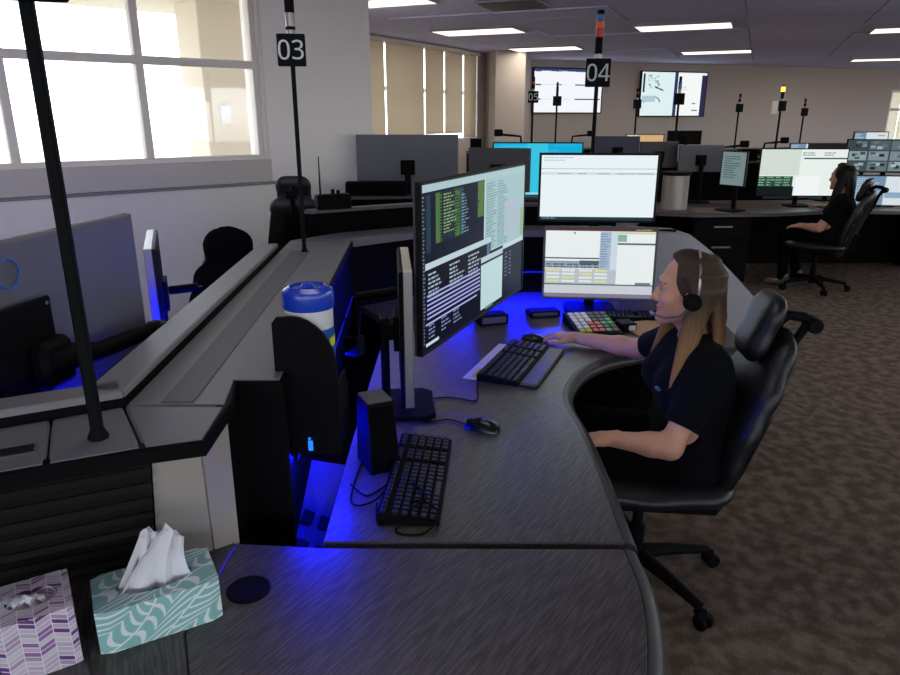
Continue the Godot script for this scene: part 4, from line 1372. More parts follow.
# ---------------------------------------------------------------- chairs (facing local -x)
func make_chair(label: String, at: Vector3, turn: float, head := true, back_h := 0.95, star := 0.87, cover: Material = null) -> Node3D:
	if cover == null: cover = M.leather
	var t := thing("office_chair", label, "chair", at, turn)
	for k in 5:
		var a := star + TAU * k / 5
		var d := Vector3(cos(a), 0, sin(a))
		part("leg", G.new().tube([d * 0.03 + Vector3(0, 0.115, 0), d * 0.17 + Vector3(0, 0.10, 0), d * 0.315 + Vector3(0, 0.075, 0)], [0.034, 0.026, 0.019], 10, 0.75), M.black, t, 50)
		var ax := Vector3(-d.z, 0, d.x)
		var cs := G.new()
		for s in [-1, 1]:
			cs.lathe([Vector2(0, -0.011), Vector2(0.02, -0.011), Vector2(0.028, -0.006), Vector2(0.028, 0.006), Vector2(0.02, 0.011), Vector2(0, 0.011)], 18, Transform3D(Basis(d, ax, Vector3.UP), d * 0.335 + ax * 0.018 * s + Vector3(0, 0.0285, 0)))
		cs.box(d * 0.325 + Vector3(0, 0.052, 0), Vector3(0.05, 0.02, 0.05), 0.008)
		part("caster", cs, M.black, t)
	part("gas_column", G.new().lathe([Vector2(0, 0.06), Vector2(0.03, 0.06), Vector2(0.03, 0.23), Vector2(0.02, 0.235), Vector2(0.02, 0.39), Vector2(0, 0.39)], 18), M.black, t)
	part("mechanism", G.new().box(Vector3(0.04, 0.395, 0), Vector3(0.3, 0.05, 0.2), 0.012), M.black, t)
	# seat: a padded cushion with a waterfall front
	var seat := nets([flat(Vector3(-0.17, 0.46, -0.12), Vector3(-0.17, 0.46, 0.12), 0.12, 0.12, Vector3.UP, 0.42, 0.1), flat(Vector3(0.17, 0.465, -0.12), Vector3(0.17, 0.465, 0.12), 0.12, 0.12, Vector3.UP, 0.42, 0.1), flat(Vector3(0, 0.455, -0.12), Vector3(0, 0.455, 0.12), 0.13, 0.13, Vector3.UP, 0.38, 0.1)], 0.014)
	part("seat", seat.mesh_shared(), cover, t)
	part("seat_shell", G.new().prism(P2([-0.22, -0.2, -0.26, -0.12, -0.26, 0.12, -0.22, 0.2, 0.22, 0.2, 0.27, 0.12, 0.27, -0.12, 0.22, -0.2]), 0.405, 0.43, 0.004), M.black, t, 10)
	# backrest: curved outline, thick padding in front, a hard shell behind
	var pts := [Vector3(0.235, 0.46, 0), Vector3(0.265, 0.58, 0), Vector3(0.30, 0.70, 0), Vector3(0.345, 0.82, 0), Vector3(0.39, back_h, 0)]
	var wid := [0.17, 0.215, 0.225, 0.215, 0.16]
	var pr := []
	for k in pts.size() - 1:
		var d: Vector3 = (pts[k + 1] - pts[k]).normalized()
		var nn := Vector3(d.y, -d.x, 0)
		pr.append(flat(pts[k] + Vector3(0, 0, -(wid[k] - 0.09)), pts[k] + Vector3(0, 0, wid[k] - 0.09), 0.09, 0.09, nn, 0.5, 0.07))
		pr.append(flat(pts[k], pts[k + 1], wid[k] * 0.62, wid[k + 1] * 0.62, nn, 0.3, 0.07))
	var d4 := Vector3(0.4, 0.9, 0).normalized()
	pr.append(flat(pts[4] + Vector3(0, 0, -0.08), pts[4] + Vector3(0, 0, 0.08), 0.08, 0.08, Vector3(d4.y, -d4.x, 0), 0.5, 0.07))
	part("backrest", nets(pr, 0.015).mesh_shared(), cover, t)
	var rings := []
	for k in pts.size():
		var p: Vector3 = pts[k]
		var ring := PackedVector3Array()
		for q in 11:
			var u := q / 10.0 * 2.0 - 1.0
			ring.append(p + Vector3(0.05 - 0.035 * u * u, -0.01, u * (wid[k] - 0.01)))
		for q in 11:
			var u := 1.0 - q / 10.0 * 2.0
			ring.append(p + Vector3(0.066 - 0.045 * u * u, -0.014, u * (wid[k] - 0.01)))
		rings.append(ring)
	part("back_shell", G.new().loft(rings), M.black_gloss, t, 50)
	part("back_stem", G.new().tube([Vector3(0.1, 0.4, 0), Vector3(0.26, 0.4, 0), Vector3(0.305, 0.46, 0), Vector3(0.35, 0.6, 0)], [0.03, 0.03, 0.028, 0.02], 12, 0.7), M.black, t, 50)
	if head:
		var hr := nets([flat(Vector3(0.33, back_h + 0.05, -0.045), Vector3(0.33, back_h + 0.05, 0.045), 0.07, 0.07, Vector3(0.93, -0.36, 0), 0.55, 0.05), flat(Vector3(0.36, back_h + 0.145, -0.045), Vector3(0.36, back_h + 0.145, 0.045), 0.072, 0.072, Vector3(0.93, -0.36, 0), 0.5, 0.05)], 0.011)
		part("headrest", hr.mesh_shared(), M.leather, t)
		var br := G.new()
		br.tube([Vector3(0.38, back_h + 0.09, 0), Vector3(0.43, back_h + 0.135, 0.0), Vector3(0.48, back_h + 0.13, 0), Vector3(0.51, back_h + 0.11, 0)], [0.022, 0.018, 0.018, 0.02], 10)
		br.tube([Vector3(0.50, back_h + 0.11, 0), Vector3(0.465, back_h + 0.04, 0), Vector3(0.44, back_h - 0.05, 0), Vector3(0.40, back_h - 0.12, 0)], [0.016, 0.014, 0.016, 0.02], 10)
		br.lathe([Vector2(0, -0.035), Vector2(0.022, -0.035), Vector2(0.026, -0.03), Vector2(0.026, 0.03), Vector2(0.022, 0.035), Vector2(0, 0.035)], 18, Transform3D(Basis(Vector3.RIGHT, PI / 2), Vector3(0.515, back_h + 0.105, 0)))
		part("headrest_bracket", br, M.black, t, 50)
	return t

# ---------------------------------------------------------------- people (seated, facing local -x, origin on the floor under the chair)
func hand(pr: Array, w: Vector3, dir: Vector3, up: Vector3, thumb: Vector3, curl: float) -> void:
	dir = dir.normalized()
	var side := thumb.normalized()
	var k := 0.012
	pr.append(cap(w - dir * 0.03, w + dir * 0.01, 0.026, 0.026, 0.02))
	for i in 4:
		var s := side * (0.027 - i * 0.0185)
		pr.append(flat(w + dir * 0.01 + s * 0.6, w + dir * (0.082 - absf(i - 1.0) * 0.004) + s, 0.016, 0.0125, up, 0.85, 0.016))
	var ln := [0.068, 0.076, 0.07, 0.054]
	for i in 4:
		var s := side * (0.028 - i * 0.019)
		var p := w + dir * (0.082 - absf(i - 1.0) * 0.004) + s
		var d := (dir + side * (0.1 - i * 0.06)).normalized()
		var ax := d.cross(up).normalized()
		for j in 3:
			d = d.rotated(ax, -curl * (0.7 if j == 0 else 1.0))
			var l: float = ln[i] * [0.45, 0.31, 0.24][j]
			pr.append(cap(p, p + d * l, 0.0092 - j * 0.0008, 0.0086 - j * 0.0009, 0.004))
			p += d * l
	var p := w + dir * 0.018 + side * 0.022
	var q := p + (dir * 0.6 + side * 0.75 - up * 0.25).normalized() * 0.042
	pr.append(cap(p, q, 0.016, 0.012, 0.014))
	var d2 := (dir * 0.9 + side * 0.3 - up * 0.2).normalized()
	pr.append(cap(q, q + d2 * 0.03, 0.0112, 0.0102, 0.005))
	pr.append(cap(q + d2 * 0.03, q + (d2 * 0.9 - side * 0.2).normalized() * 0.055, 0.0102, 0.0085, 0.004))

func person(label: String, x: Transform3D, fine: bool, hair_cols: Array, shirt_label: String) -> Node3D:
	var t := thing("person", label, "person", x.origin, x.basis.get_euler().y)
	var cb := 0.012 if fine else 0.02
	var J := {
		"hl": Vector3(0.13, 0.545, 0.085), "hr": Vector3(0.13, 0.545, -0.105), "kl": Vector3(-0.30, 0.565, 0.06), "kr": Vector3(-0.29, 0.56, -0.23),
		"al": Vector3(-0.27, 0.10, 0.08), "ar": Vector3(-0.22, 0.10, -0.23), "sl": Vector3(0.165, 0.905, 0.105), "sr": Vector3(0.15, 0.915, -0.205),
		"el": Vector3(0.03, 0.645, 0.185), "wl": Vector3(-0.165, 0.648, 0.125), "er": Vector3(0.085, 0.775, -0.46), "wr": Vector3(-0.155, 0.775, -0.62),
		"nb": Vector3(0.155, 0.945, -0.05), "hd": Vector3(0.108, 1.130, -0.05)}
	var X := Vector3.RIGHT
	var f := Vector3(-0.985, 0.0, -0.17).normalized()
	var B := Basis(Vector3.UP.cross(f) * 0.95, Vector3.UP * 0.95, f * 0.95)
	var hp := func(a: float, b: float, c: float) -> Vector3: return J.hd + B * Vector3(a, b, c)
	# body
	var torso := func(o: float) -> Array:
		return [flat(Vector3(0.145, 0.55, 0.08), Vector3(0.145, 0.55, -0.10), 0.118 + o, 0.118 + o, X, 0.95, 0.06), flat(Vector3(0.16, 0.68, 0.04), Vector3(0.16, 0.68, -0.08), 0.104 + o, 0.104 + o, X, 0.95, 0.08), flat(Vector3(0.165, 0.81, 0.04), Vector3(0.16, 0.82, -0.12), 0.108 + o, 0.108 + o, X, 0.98, 0.08), cap(J.sl + Vector3(0, -0.01, -0.02), J.sr + Vector3(0, -0.01, 0.02), 0.058 + o, 0.058 + o, 0.07), ell(Vector3(0.075, 0.80, 0.02), Vector3(0.06, 0.06, 0.058) + Vector3(o, o, o), Basis(), 0.05), ell(Vector3(0.07, 0.805, -0.12), Vector3(0.06, 0.06, 0.058) + Vector3(o, o, o), Basis(), 0.05), cap(J.nb + Vector3(0.01, -0.03, 0.05), J.nb + Vector3(0.01, -0.03, -0.05), 0.052 + o, 0.052 + o, 0.05)]
	var bp: Array = torso.call(-0.006)
	bp.append(cap(J.nb, hp.call(0, -0.07, -0.025), 0.05, 0.047, 0.03))
	for s in ["l", "r"]:
		bp.append(cap(J["s" + s], J["e" + s], 0.047, 0.039, 0.03))
		var m: Vector3 = (J["e" + s] as Vector3).lerp(J["w" + s], 0.3)
		bp.append(cap(J["e" + s], m, 0.038, 0.041, 0.03))
		bp.append(cap(m, J["w" + s], 0.041, 0.026, 0.02))
		bp.append(cap(J["h" + s], J["k" + s], 0.078, 0.055, 0.03))
		bp.append(cap(J["k" + s], J["a" + s], 0.052, 0.036, 0.02))
		bp.append(cap(J["a" + s] + Vector3(0.03, -0.05, 0), J["a" + s] + Vector3(-0.14, -0.06, 0), 0.034, 0.03, 0.02))
	var body := nets(bp, cb)
	# head
	var hk := 0.0042 if fine else 0.012
	var hp2 := [cap(hp.call(0, -0.12, -0.022), hp.call(0, -0.05, -0.03), 0.046, 0.047, 0.02),
		ell(hp.call(0, 0.035, -0.012), Vector3(0.076, 0.092, 0.096), B, 0.02), ell(hp.call(0, -0.035, 0.03), Vector3(0.062, 0.083, 0.062), B, 0.03),
		cap(hp.call(0.05, -0.07, 0.005), hp.call(0.012, -0.108, 0.072), 0.018, 0.016, 0.03), cap(hp.call(-0.05, -0.07, 0.005), hp.call(-0.012, -0.108, 0.072), 0.018, 0.016, 0.03),
		ell(hp.call(0, -0.107, 0.078), Vector3(0.02, 0.017, 0.015), B, 0.02),
		cap(hp.call(0, 0.012, 0.088), hp.call(0, -0.03, 0.106), 0.0085, 0.0125, 0.012), ell(hp.call(0, -0.034, 0.108), Vector3(0.012, 0.010, 0.011), B, 0.008),
		ell(hp.call(0.012, -0.038, 0.098), Vector3(0.008, 0.007, 0.01), B, 0.006), ell(hp.call(-0.012, -0.038, 0.098), Vector3(0.008, 0.007, 0.01), B, 0.006),
		cap(hp.call(-0.034, 0.03, 0.079), hp.call(0.034, 0.03, 0.079), 0.012, 0.012, 0.02),
		ell(hp.call(0.04, -0.035, 0.062), Vector3(0.024, 0.022, 0.022), B, 0.02), ell(hp.call(-0.04, -0.035, 0.062), Vector3(0.024, 0.022, 0.022), B, 0.02),
		ell(hp.call(0.031, 0.006, 0.096), Vector3(0.018, 0.007, 0.012), B, 0.006, true), ell(hp.call(-0.031, 0.006, 0.096), Vector3(0.018, 0.007, 0.012), B, 0.008, true),
		cap(hp.call(0.019, 0.0135, 0.085), hp.call(0.043, 0.012, 0.077), 0.0055, 0.005, 0.004), cap(hp.call(-0.019, 0.0135, 0.085), hp.call(-0.043, 0.012, 0.077), 0.0055, 0.005, 0.004),
		ell(hp.call(0, -0.066, 0.086), Vector3(0.024, 0.007, 0.011), B, 0.006), ell(hp.call(0, -0.079, 0.084), Vector3(0.02, 0.007, 0.01), B, 0.006),
		ell(hp.call(0, -0.0725, 0.1), Vector3(0.022, 0.0016, 0.008), B, 0.002, true),
		ell(hp.call(0.076, -0.005, -0.008), Vector3(0.010, 0.03, 0.018), B, 0.008), ell(hp.call(-0.076, -0.005, -0.008), Vector3(0.010, 0.03, 0.018), B, 0.008)]
	body.add(nets(hp2, hk))
	var hh := []
	hand(hh, J.wr, Vector3(-0.88, 0.02, -0.42), Vector3(0.1, 1, 0.0), Vector3(-0.42, 0, 0.88), 0.32)
	body.add(nets(hh, 0.0036 if fine else 0.01))
	hh = []
	hand(hh, J.wl, Vector3(-0.95, -0.18, -0.15), Vector3(-0.15, 1, 0.2), Vector3(-0.15, 0.0, -0.95), 0.3)
	body.add(nets(hh, 0.0036 if fine else 0.01))
	part("body", body.mesh_shared(), M.skin, t)
	# eyes and lips
	if fine:
		for s in [1, -1]:
			var ey := part("eye", G.new().lathe([Vector2(0, -0.0115), Vector2(0.006, -0.0095), Vector2(0.0105, -0.004), Vector2(0.0115, 0), Vector2(0.0105, 0.004), Vector2(0.006, 0.0095), Vector2(0, 0.0115)], 16), M.eye, t, 60)
			ey.transform = Transform3D(B * Basis(Vector3.RIGHT, PI / 2), hp.call(0.031 * s, 0.005, 0.0775))
			part("iris", G.new().lathe([Vector2(0, 0.0095), Vector2(0.0052, 0.0102), Vector2(0.004, 0.0116), Vector2(0, 0.0122)], 14), M.iris, ey, 60)
			part("eyebrow", nets([flat(hp.call(0.014 * s, 0.029, 0.0945), hp.call(0.052 * s, 0.031, 0.077), 0.0045, 0.003, Vector3.UP, 0.7, 0.003)], 0.002).mesh_shared(), M.hair_dark, t)
		part("lips", nets([ell(hp.call(0, -0.0665, 0.0885), Vector3(0.023, 0.006, 0.010), B, 0.003), ell(hp.call(0, -0.0785, 0.0865), Vector3(0.019, 0.006, 0.009), B, 0.003), ell(hp.call(0, -0.0725, 0.1), Vector3(0.022, 0.0014, 0.008), B, 0.002, true)], 0.002).mesh_shared(), M.lip, t)
	# clothes
	var sp: Array = torso.call(0.008)
	for s in ["l", "r"]:
		var a: Vector3 = J["s" + s]
		var b: Vector3 = J["e" + s]
		sp.append(cap(a, a.lerp(b, 0.78), 0.06, 0.057, 0.035))
	for s in ["l", "r"]:
		var a: Vector3 = J["s" + s]
		var b: Vector3 = J["e" + s]
		sp.append(cut(a.lerp(b, 0.74), b - a, 0.085))
	sp.append(cut(J.nb + Vector3(-0.015, 0.045, 0), Vector3(-0.35, 1, 0), 0.075))
	part("shirt", nets(sp, 0.01 if fine else 0.018).mesh_shared(), M.cloth, t)
	if fine:
		part("shirt_emblem", nets([ell(Vector3(0.02, 0.80, 0.052), Vector3(0.006, 0.012, 0.024), Basis(Vector3.UP, 0.6), 0.003)], 0.004).mesh_shared(), M.inlay, t)
	var tp := [flat(Vector3(0.15, 0.53, 0.08), Vector3(0.15, 0.53, -0.10), 0.115, 0.115, X, 1.0, 0.05)]
	for s in ["l", "r"]:
		tp.append(cap(J["h" + s], J["k" + s], 0.092, 0.066, 0.04))
		tp.append(cap(J["k" + s], J["a" + s], 0.064, 0.052, 0.03))
	part("trousers", nets(tp, 0.013 if fine else 0.02).mesh_shared(), M.trouser, t)
	for s in ["l", "r"]:
		var a: Vector3 = J["a" + s]
		part("shoe", nets([flat(a + Vector3(0.04, -0.06, 0), a + Vector3(-0.15, -0.068, 0), 0.04, 0.034, Vector3.UP, 0.9, 0.02), cap(a + Vector3(0.02, -0.04, 0), a + Vector3(0.02, 0.0, 0), 0.042, 0.046, 0.03)], 0.01).mesh_shared(), M.black if fine else M.inlay, t)
	# hair: a cap and long locks
	var hr := [ell(hp.call(0, 0.035, -0.03), Vector3(0.09, 0.106, 0.102), B, 0.015)]
	rng.seed = 4
	var on := func(az: float, po: float, s: float) -> Vector3:      # a point on the crown; az from the front, po from the top
		return hp.call(s * 0.088 * sin(az) * sin(po), 0.035 + 0.104 * cos(po), -0.03 + 0.1 * cos(az) * sin(po))
	for s in [1.0, -1.0]:
		for k in 13:
			var u := k / 12.0
			var p0: Vector3 = hp.call(0.006 * s, 0.138 - 0.03 * pow(u - 0.35, 2.0) * 4.0, 0.045 - 0.12 * u)
			var p1: Vector3 = on.call(lerpf(0.75, 2.85, u), 0.75, s)
			var p2: Vector3 = on.call(lerpf(1.12, 2.95, u), 1.3, s)
			var p3: Vector3 = on.call(lerpf(1.45, 3.0, u), 1.85, s)
			var nk := p3 + Vector3(0.004, -0.09, s * 0.012)
			var en: Vector3
			if u < 0.55:       # front locks lie over the shoulder onto the chest
				nk = Vector3(0.085 + 0.09 * u, 0.995, -0.05 + s * (0.098 - 0.01 * u))
				en = Vector3(0.045 + 0.085 * u, 0.79 + 0.13 * u + rng.randf() * 0.03, -0.05 + s * (0.128 + 0.02 * u + rng.randf() * 0.012))
			else: en = nk + Vector3(0.012, -0.09 - rng.randf() * 0.05, s * 0.004)
			hr.append(cap(p0, p1, 0.011, 0.0125, 0.006))
			hr.append(cap(p1, p2, 0.0125, 0.0135, 0.006))
			hr.append(cap(p2, p3, 0.0135, 0.015, 0.006))
			hr.append(cap(p3, nk, 0.015, 0.016, 0.007))
			hr.append(cap(nk, en, 0.016, 0.007, 0.007))
	hr.append(ell(hp.call(0, -0.05, 0.112), Vector3(0.08, 0.118, 0.083), B, 0.008, true))
	var y0: float = J.hd.y
	part("hair", nets(hr, 0.0055 if fine else 0.013).mesh_shared(func(p: Vector3) -> Color:
		var u := clampf((y0 + 0.03 - p.y) / 0.26, 0.0, 1.0)
		var n := 0.86 + 0.28 * (0.5 + 0.5 * sin(p.x * 410.0 + p.z * 530.0 + sin(p.y * 31.0)))
		var c: Color = (hair_cols[0] as Color).srgb_to_linear().lerp((hair_cols[1] as Color).srgb_to_linear(), smoothstep(0.1, 1.0, u))
		return Color(c.r * n, c.g * n, c.b * n)), M.hair, t)
	# headset, a thing of its own
	if fine:
		var hs := thing("headset", "silver-banded headset with a microphone boom, worn over the woman's brown hair", "headset", x.origin, x.basis.get_euler().y)
		var arc := []
		for k in 19:
			var a := -0.25 + (PI + 0.25) * k / 18.0
			arc.append(hp.call(cos(a) * 0.103, 0.022 + sin(a) * 0.125, -0.03))
		part("band", G.new().tube(arc, 0.0055, 8, 0.5), M.silver, hs, 60)
		part("ear_cup", G.new().lathe([Vector2(0, -0.012), Vector2(0.028, -0.012), Vector2(0.031, -0.006), Vector2(0.031, 0.004), Vector2(0.024, 0.012), Vector2(0, 0.013)], 22, Transform3D(B * Basis(Vector3.BACK, -PI / 2), hp.call(0.108, -0.022, -0.012))), M.black, hs, 40)
		part("ear_pad", G.new().lathe([Vector2(0, -0.022), Vector2(0.03, -0.02), Vector2(0.033, -0.014), Vector2(0.029, -0.01), Vector2(0, -0.01)], 22, Transform3D(B * Basis(Vector3.BACK, -PI / 2), hp.call(0.108, -0.022, -0.012))), M.fabric, hs, 40)
		part("boom", G.new().tube([hp.call(0.113, -0.04, -0.005), hp.call(0.105, -0.075, 0.03), hp.call(0.078, -0.09, 0.075), hp.call(0.04, -0.088, 0.108)], [0.0045, 0.0035, 0.003, 0.003], 8), M.inlay, hs, 60)
		part("microphone", G.new().tube([hp.call(0.042, -0.088, 0.107), hp.call(0.034, -0.087, 0.112), hp.call(0.02, -0.085, 0.117)], [0.006, 0.008, 0.005], 10), M.silver, hs, 60)
	return t

# ---------------------------------------------------------------- the far consoles
func far_desk(label: String, poly: PackedVector2Array, back: Array, top := 0.74) -> Node3D:
	var t := thing("console_desk", label, "desk")
	part("desk_top", G.new().prism(poly, top - 0.035, top, 0.006), M.wood_far, t, 15)
	part("back_panel", G.new().prism(strip_poly(P2(back), -0.012, 0.012), 0.0, top - 0.035), M.lam, t, 0)
	for k in [0, back.size() - 2]:
		part("leg", G.new().box(Vector3(back[k], (top - 0.035) / 2, back[k + 1] + 0.2), Vector3(0.05, top - 0.035, 0.4), 0.004), M.lam, t)
	return t

func partition(label: String, line: PackedVector2Array, h: float, thick := 0.07) -> Node3D:
	var t := thing("console_partition", label, "partition")
	part("panel", G.new().prism(strip_poly(line, -thick / 2, thick / 2), 0.0, h, 0.003), M.lam, t, 10)
	part("cap", G.new().prism(strip_poly(line, -thick / 2 - 0.03, thick / 2 + 0.03), h, h + 0.025, 0.004), M.inlay, t, 10)
	return t

func far_consoles() -> void:
	# directly behind the nearest partition, left of the stacked monitors
	partition("dark partition below the grey monitor back, beyond the nearest console", P2([-1.1, -5.75, 0.15, -5.95, 1.1, -5.6]), 1.06)
	monitor("monitor", "large grey monitor seen from behind above the black partition, centre left", Vector3(-0.355, 0.74, -6.05), PI + 0.05, 0.85, 0.49, 0.575, "", "", {"back": M.mon_back, "post": M.black, "bezel": 0.008})
	monitor("monitor", "monitor seen from behind, its grey back crossing the cyan screen", Vector3(0.36, 0.74, -5.25), PI - 0.3, 0.46, 0.31, 0.59, "", "", {"back": M.mon_back_dark})
	monitor("monitor", "wide screen showing plain cyan, behind the stacked monitors", Vector3(0.80, 0.74, -6.6), -0.06, 0.82, 0.48, 0.50, "cyan", "", {"lamp": 0.06, "lamp_col": Color(0.2, 0.8, 1.0)})
	far_desk("dark desk under the cyan screen", P2([-0.62, -6.15, 0.2, -6.3, 1.6, -6.2, 1.9, -7.0, -0.62, -7.1]), [-0.5, -6.95, 1.75, -6.9])
	var st := Vector3(0.5, 0.0, -6.7)
	area_light("far_strip_lamp", Vector3(0.75, 0.98, -6.35), Vector3(0.2, -1, 0.3), Vector2(0.9, 0.03), BLUE, 25.0, get_node("console_desk"))
	part("light_strip", G.new().box(Vector3(0.75, 0.99, -6.35), Vector3(0.9, 0.008, 0.012), 0.002), M.led, get_node("console_desk"))
	# middle distance
	partition("dark partition behind the cyan screen, carrying the pole signed 05", P2([0.2, -8.4, 0.965, -8.6, 1.6, -8.85]), 1.295)
	partition("dark partition farther back, carrying two thin poles before and beside the wall screens", P2([0.7, -10.2, 1.506, -10.4, 2.788, -11.0, 3.5, -11.4]), 1.245)
	partition("dark partition behind the round console end, carrying the pole that crosses the second wall screen", P2([1.75, -8.75, 2.25, -8.72, 2.571, -8.72, 3.9, -8.9]), 1.16)
	partition("dark partition behind the far white screen, carrying the amber-beacon pole", P2([3.5, -9.5, 4.40, -9.8, 5.6, -10.2]), 1.175)
	partition("farthest dark partition, carrying two thin poles either side of the amber beacon", P2([4.0, -11.7, 4.708, -12.0, 6.065, -12.6, 7.2, -13.1]), 1.175)
	far_desk("dark desk under the dark blue monitor back", P2([1.6, -8.3, 2.8, -8.28, 2.9, -8.68, 1.6, -8.72]), [1.65, -8.62, 2.8, -8.62])
	far_desk("dark desk beyond the partitions, under the tan screen", P2([2.2, -9.3, 3.3, -8.95, 5.2, -9.2, 5.9, -9.4, 5.9, -9.9, 5.0, -9.85, 2.2, -9.9]), [2.3, -9.8, 3.4, -9.4])
	monitor("monitor", "monitor with a dark blue back beside pole 04, behind the white screen", Vector3(1.96, 0.74, -8.5), PI, 0.52, 0.33, 0.58, "", "", {"back": kit(c8(44, 52, 78), 0.5), "edge": M.mon_back_dark})
	monitor("monitor", "small screen glowing tan between two dark monitor backs", Vector3(2.56, 0.74, -9.55), 0.0, 0.5, 0.24, 0.625, "tan", "", {"energy": 0.8})
	monitor("monitor", "dark grey monitor seen from behind, below the tan screen", Vector3(2.45, 0.74, -8.5), PI + 0.1, 0.46, 0.30, 0.535, "", "", {"back": M.mon_back_dark})
	monitor("monitor", "black monitor seen from behind, right under the second wall screen", Vector3(2.96, 0.74, -9.2), PI, 0.43, 0.17, 0.71, "", "", {"back": M.black})
	monitor("monitor", "grey monitor back standing under the small black one", Vector3(2.9, 0.74, -8.35), PI - 0.1, 0.50, 0.30, 0.50, "", "", {"back": M.mon_back})
	# the drawer desk
	far_desk("dark curved desk with a drawer unit, beyond the seated woman", P2([2.05, -7.7, 2.2, -7.42, 2.6, -7.30, 3.4, -7.36, 4.2, -7.62, 4.9, -7.5, 5.8, -7.3, 6.2, -7.9, 5.4, -8.62, 3.4, -8.55, 2.3, -8.4]), [2.3, -8.25, 3.4, -8.4, 5.4, -8.45])
	var dr := thing("drawer_unit", "black drawer unit with two bright handles under the far curved desk", "drawers", Vector3(2.86, 0, -7.42), 0.03)
	part("body", G.new().box(Vector3(0, 0.345, -0.2), Vector3(0.62, 0.68, 0.5), 0.004), M.black, dr)
	for k in 3:
		var d := part("drawer", G.new().box(Vector3(0, 0.57 - k * 0.215, 0.058), Vector3(0.59, 0.2, 0.018), 0.003), M.black, dr)
		if k < 2: part("handle", G.new().box(Vector3(0, 0.60 - k * 0.215, 0.08), Vector3(0.2, 0.018, 0.02), 0.004), M.silver, d)
	var dm := thing("console_end", "upright beige half-round console end with a dark top, standing on the far desk", "console", Vector3(2.45, 0.74, -7.75))
	part("shell", G.new().lathe([Vector2(0, 0), Vector2(0.14, 0), Vector2(0.14, 0.36), Vector2(0, 0.36)], 28), kit(c8(176, 168, 158), 0.35, 0.25), dm, 40)
	part("cap", G.new().lathe([Vector2(0, 0.36), Vector2(0.155, 0.36), Vector2(0.16, 0.37), Vector2(0.155, 0.395), Vector2(0, 0.395)], 28), M.black, dm, 40)
	monitor("monitor", "narrow pale screen turned aside, left of the far white screen", Vector3(2.98, 0.74, -7.55), -0.98, 0.30, 0.36, 0.44, "slim", "", {"energy": 0.45})
	monitor("monitor", "large white screen with a green block, facing the seated figure at far right", Vector3(3.90, 0.74, -7.95), -0.04, 0.95, 0.52, 0.37, "sheet", "", {"lamp": 0.06, "energy": 0.95})
	monitor("monitor", "far screen whose pale top edge shows above the large white one", Vector3(4.75, 0.74, -9.5), 0.0, 0.6, 0.3, 0.485, "office", "", {"energy": 0.8})
	monitor("monitor", "upper right screen of many small camera views, at the picture's edge", Vector3(4.86, 0.74, -8.0), -0.18, 0.90, 0.36, 0.545, "cams", "", {"energy": 0.75, "lamp": 0.04})
	monitor("monitor", "lower right screen with white windows, under the camera views", Vector3(4.90, 0.74, -7.8), -0.18, 0.90, 0.33, 0.185, "office", "", {"energy": 0.9, "lamp": 0.05, "stand": "none"})
	monitor("monitor", "dark monitor back left of the camera-view screen", Vector3(4.5, 0.74, -8.6), PI, 0.5, 0.33, 0.5, "", "", {"back": M.mon_back_dark})
	monitor("monitor", "white screen whose bright top edge shows above the camera views", Vector3(5.55, 0.74, -9.6), 0.0, 0.46, 0.30, 0.625, "office", "", {"energy": 1.0})
	# dark silhouettes on the middle consoles: tower cases and task-light arms at the pole feet
	var lst := [[Vector3(0.3, 1.32, -8.43), 0.13, 0.14, "black box on the partition left of the cyan screen"], [Vector3(2.95, 1.185, -8.77), 0.16, 0.16, "black box on the long partition above the round console end"], [Vector3(3.65, 1.185, -8.87), 0.22, 0.14, "black box on the long partition left of the far white screen"]]
	lst.append([Vector3(-0.6, 1.085, -5.84), 0.5, 0.11, "long black box on the partition in front of the large grey monitor back"])
	for q in lst:
		var o := thing("equipment_case", q[3], "box", q[0])
		part("case", G.new().box(Vector3(0, q[2] / 2, 0), Vector3(q[1], q[2], 0.12), 0.006), M.black, o)
		part("panel", G.new().box(Vector3(0, q[2] / 2, 0.061), Vector3(q[1] * 0.8, q[2] * 0.7, 0.004), 0.001), M.lam, o)
	for q in [[Vector3(0.85, 1.32, -8.57), -1.0, "task light at the foot of the pole signed 05"], [Vector3(1.75, 1.27, -10.51), 1.0, "task light right of the second pole, below the left wall screen"], [Vector3(3.3, 1.185, -8.82), 1.0, "task light beside the small black monitor back"], [Vector3(4.2, 1.2, -9.73), 1.0, "task light at the foot of the amber-beacon pole"]]:
		var o := thing("task_light", "black folded " + q[2], "lamp", q[0])
		var s: float = q[1]
		part("foot", G.new().box(Vector3(0, 0.01, 0), Vector3(0.08, 0.02, 0.08), 0.004), M.black, o)
		part("arm", G.new().tube([Vector3(0, 0.02, 0), Vector3(0.02 * s, 0.16, 0), Vector3(0.12 * s, 0.17, 0), Vector3(0.24 * s, 0.18, 0)], 0.014, 8), M.black, o)
		part("head", G.new().box(Vector3(0.28 * s, 0.2, 0), Vector3(0.10, 0.08, 0.06), 0.01), M.black, o)

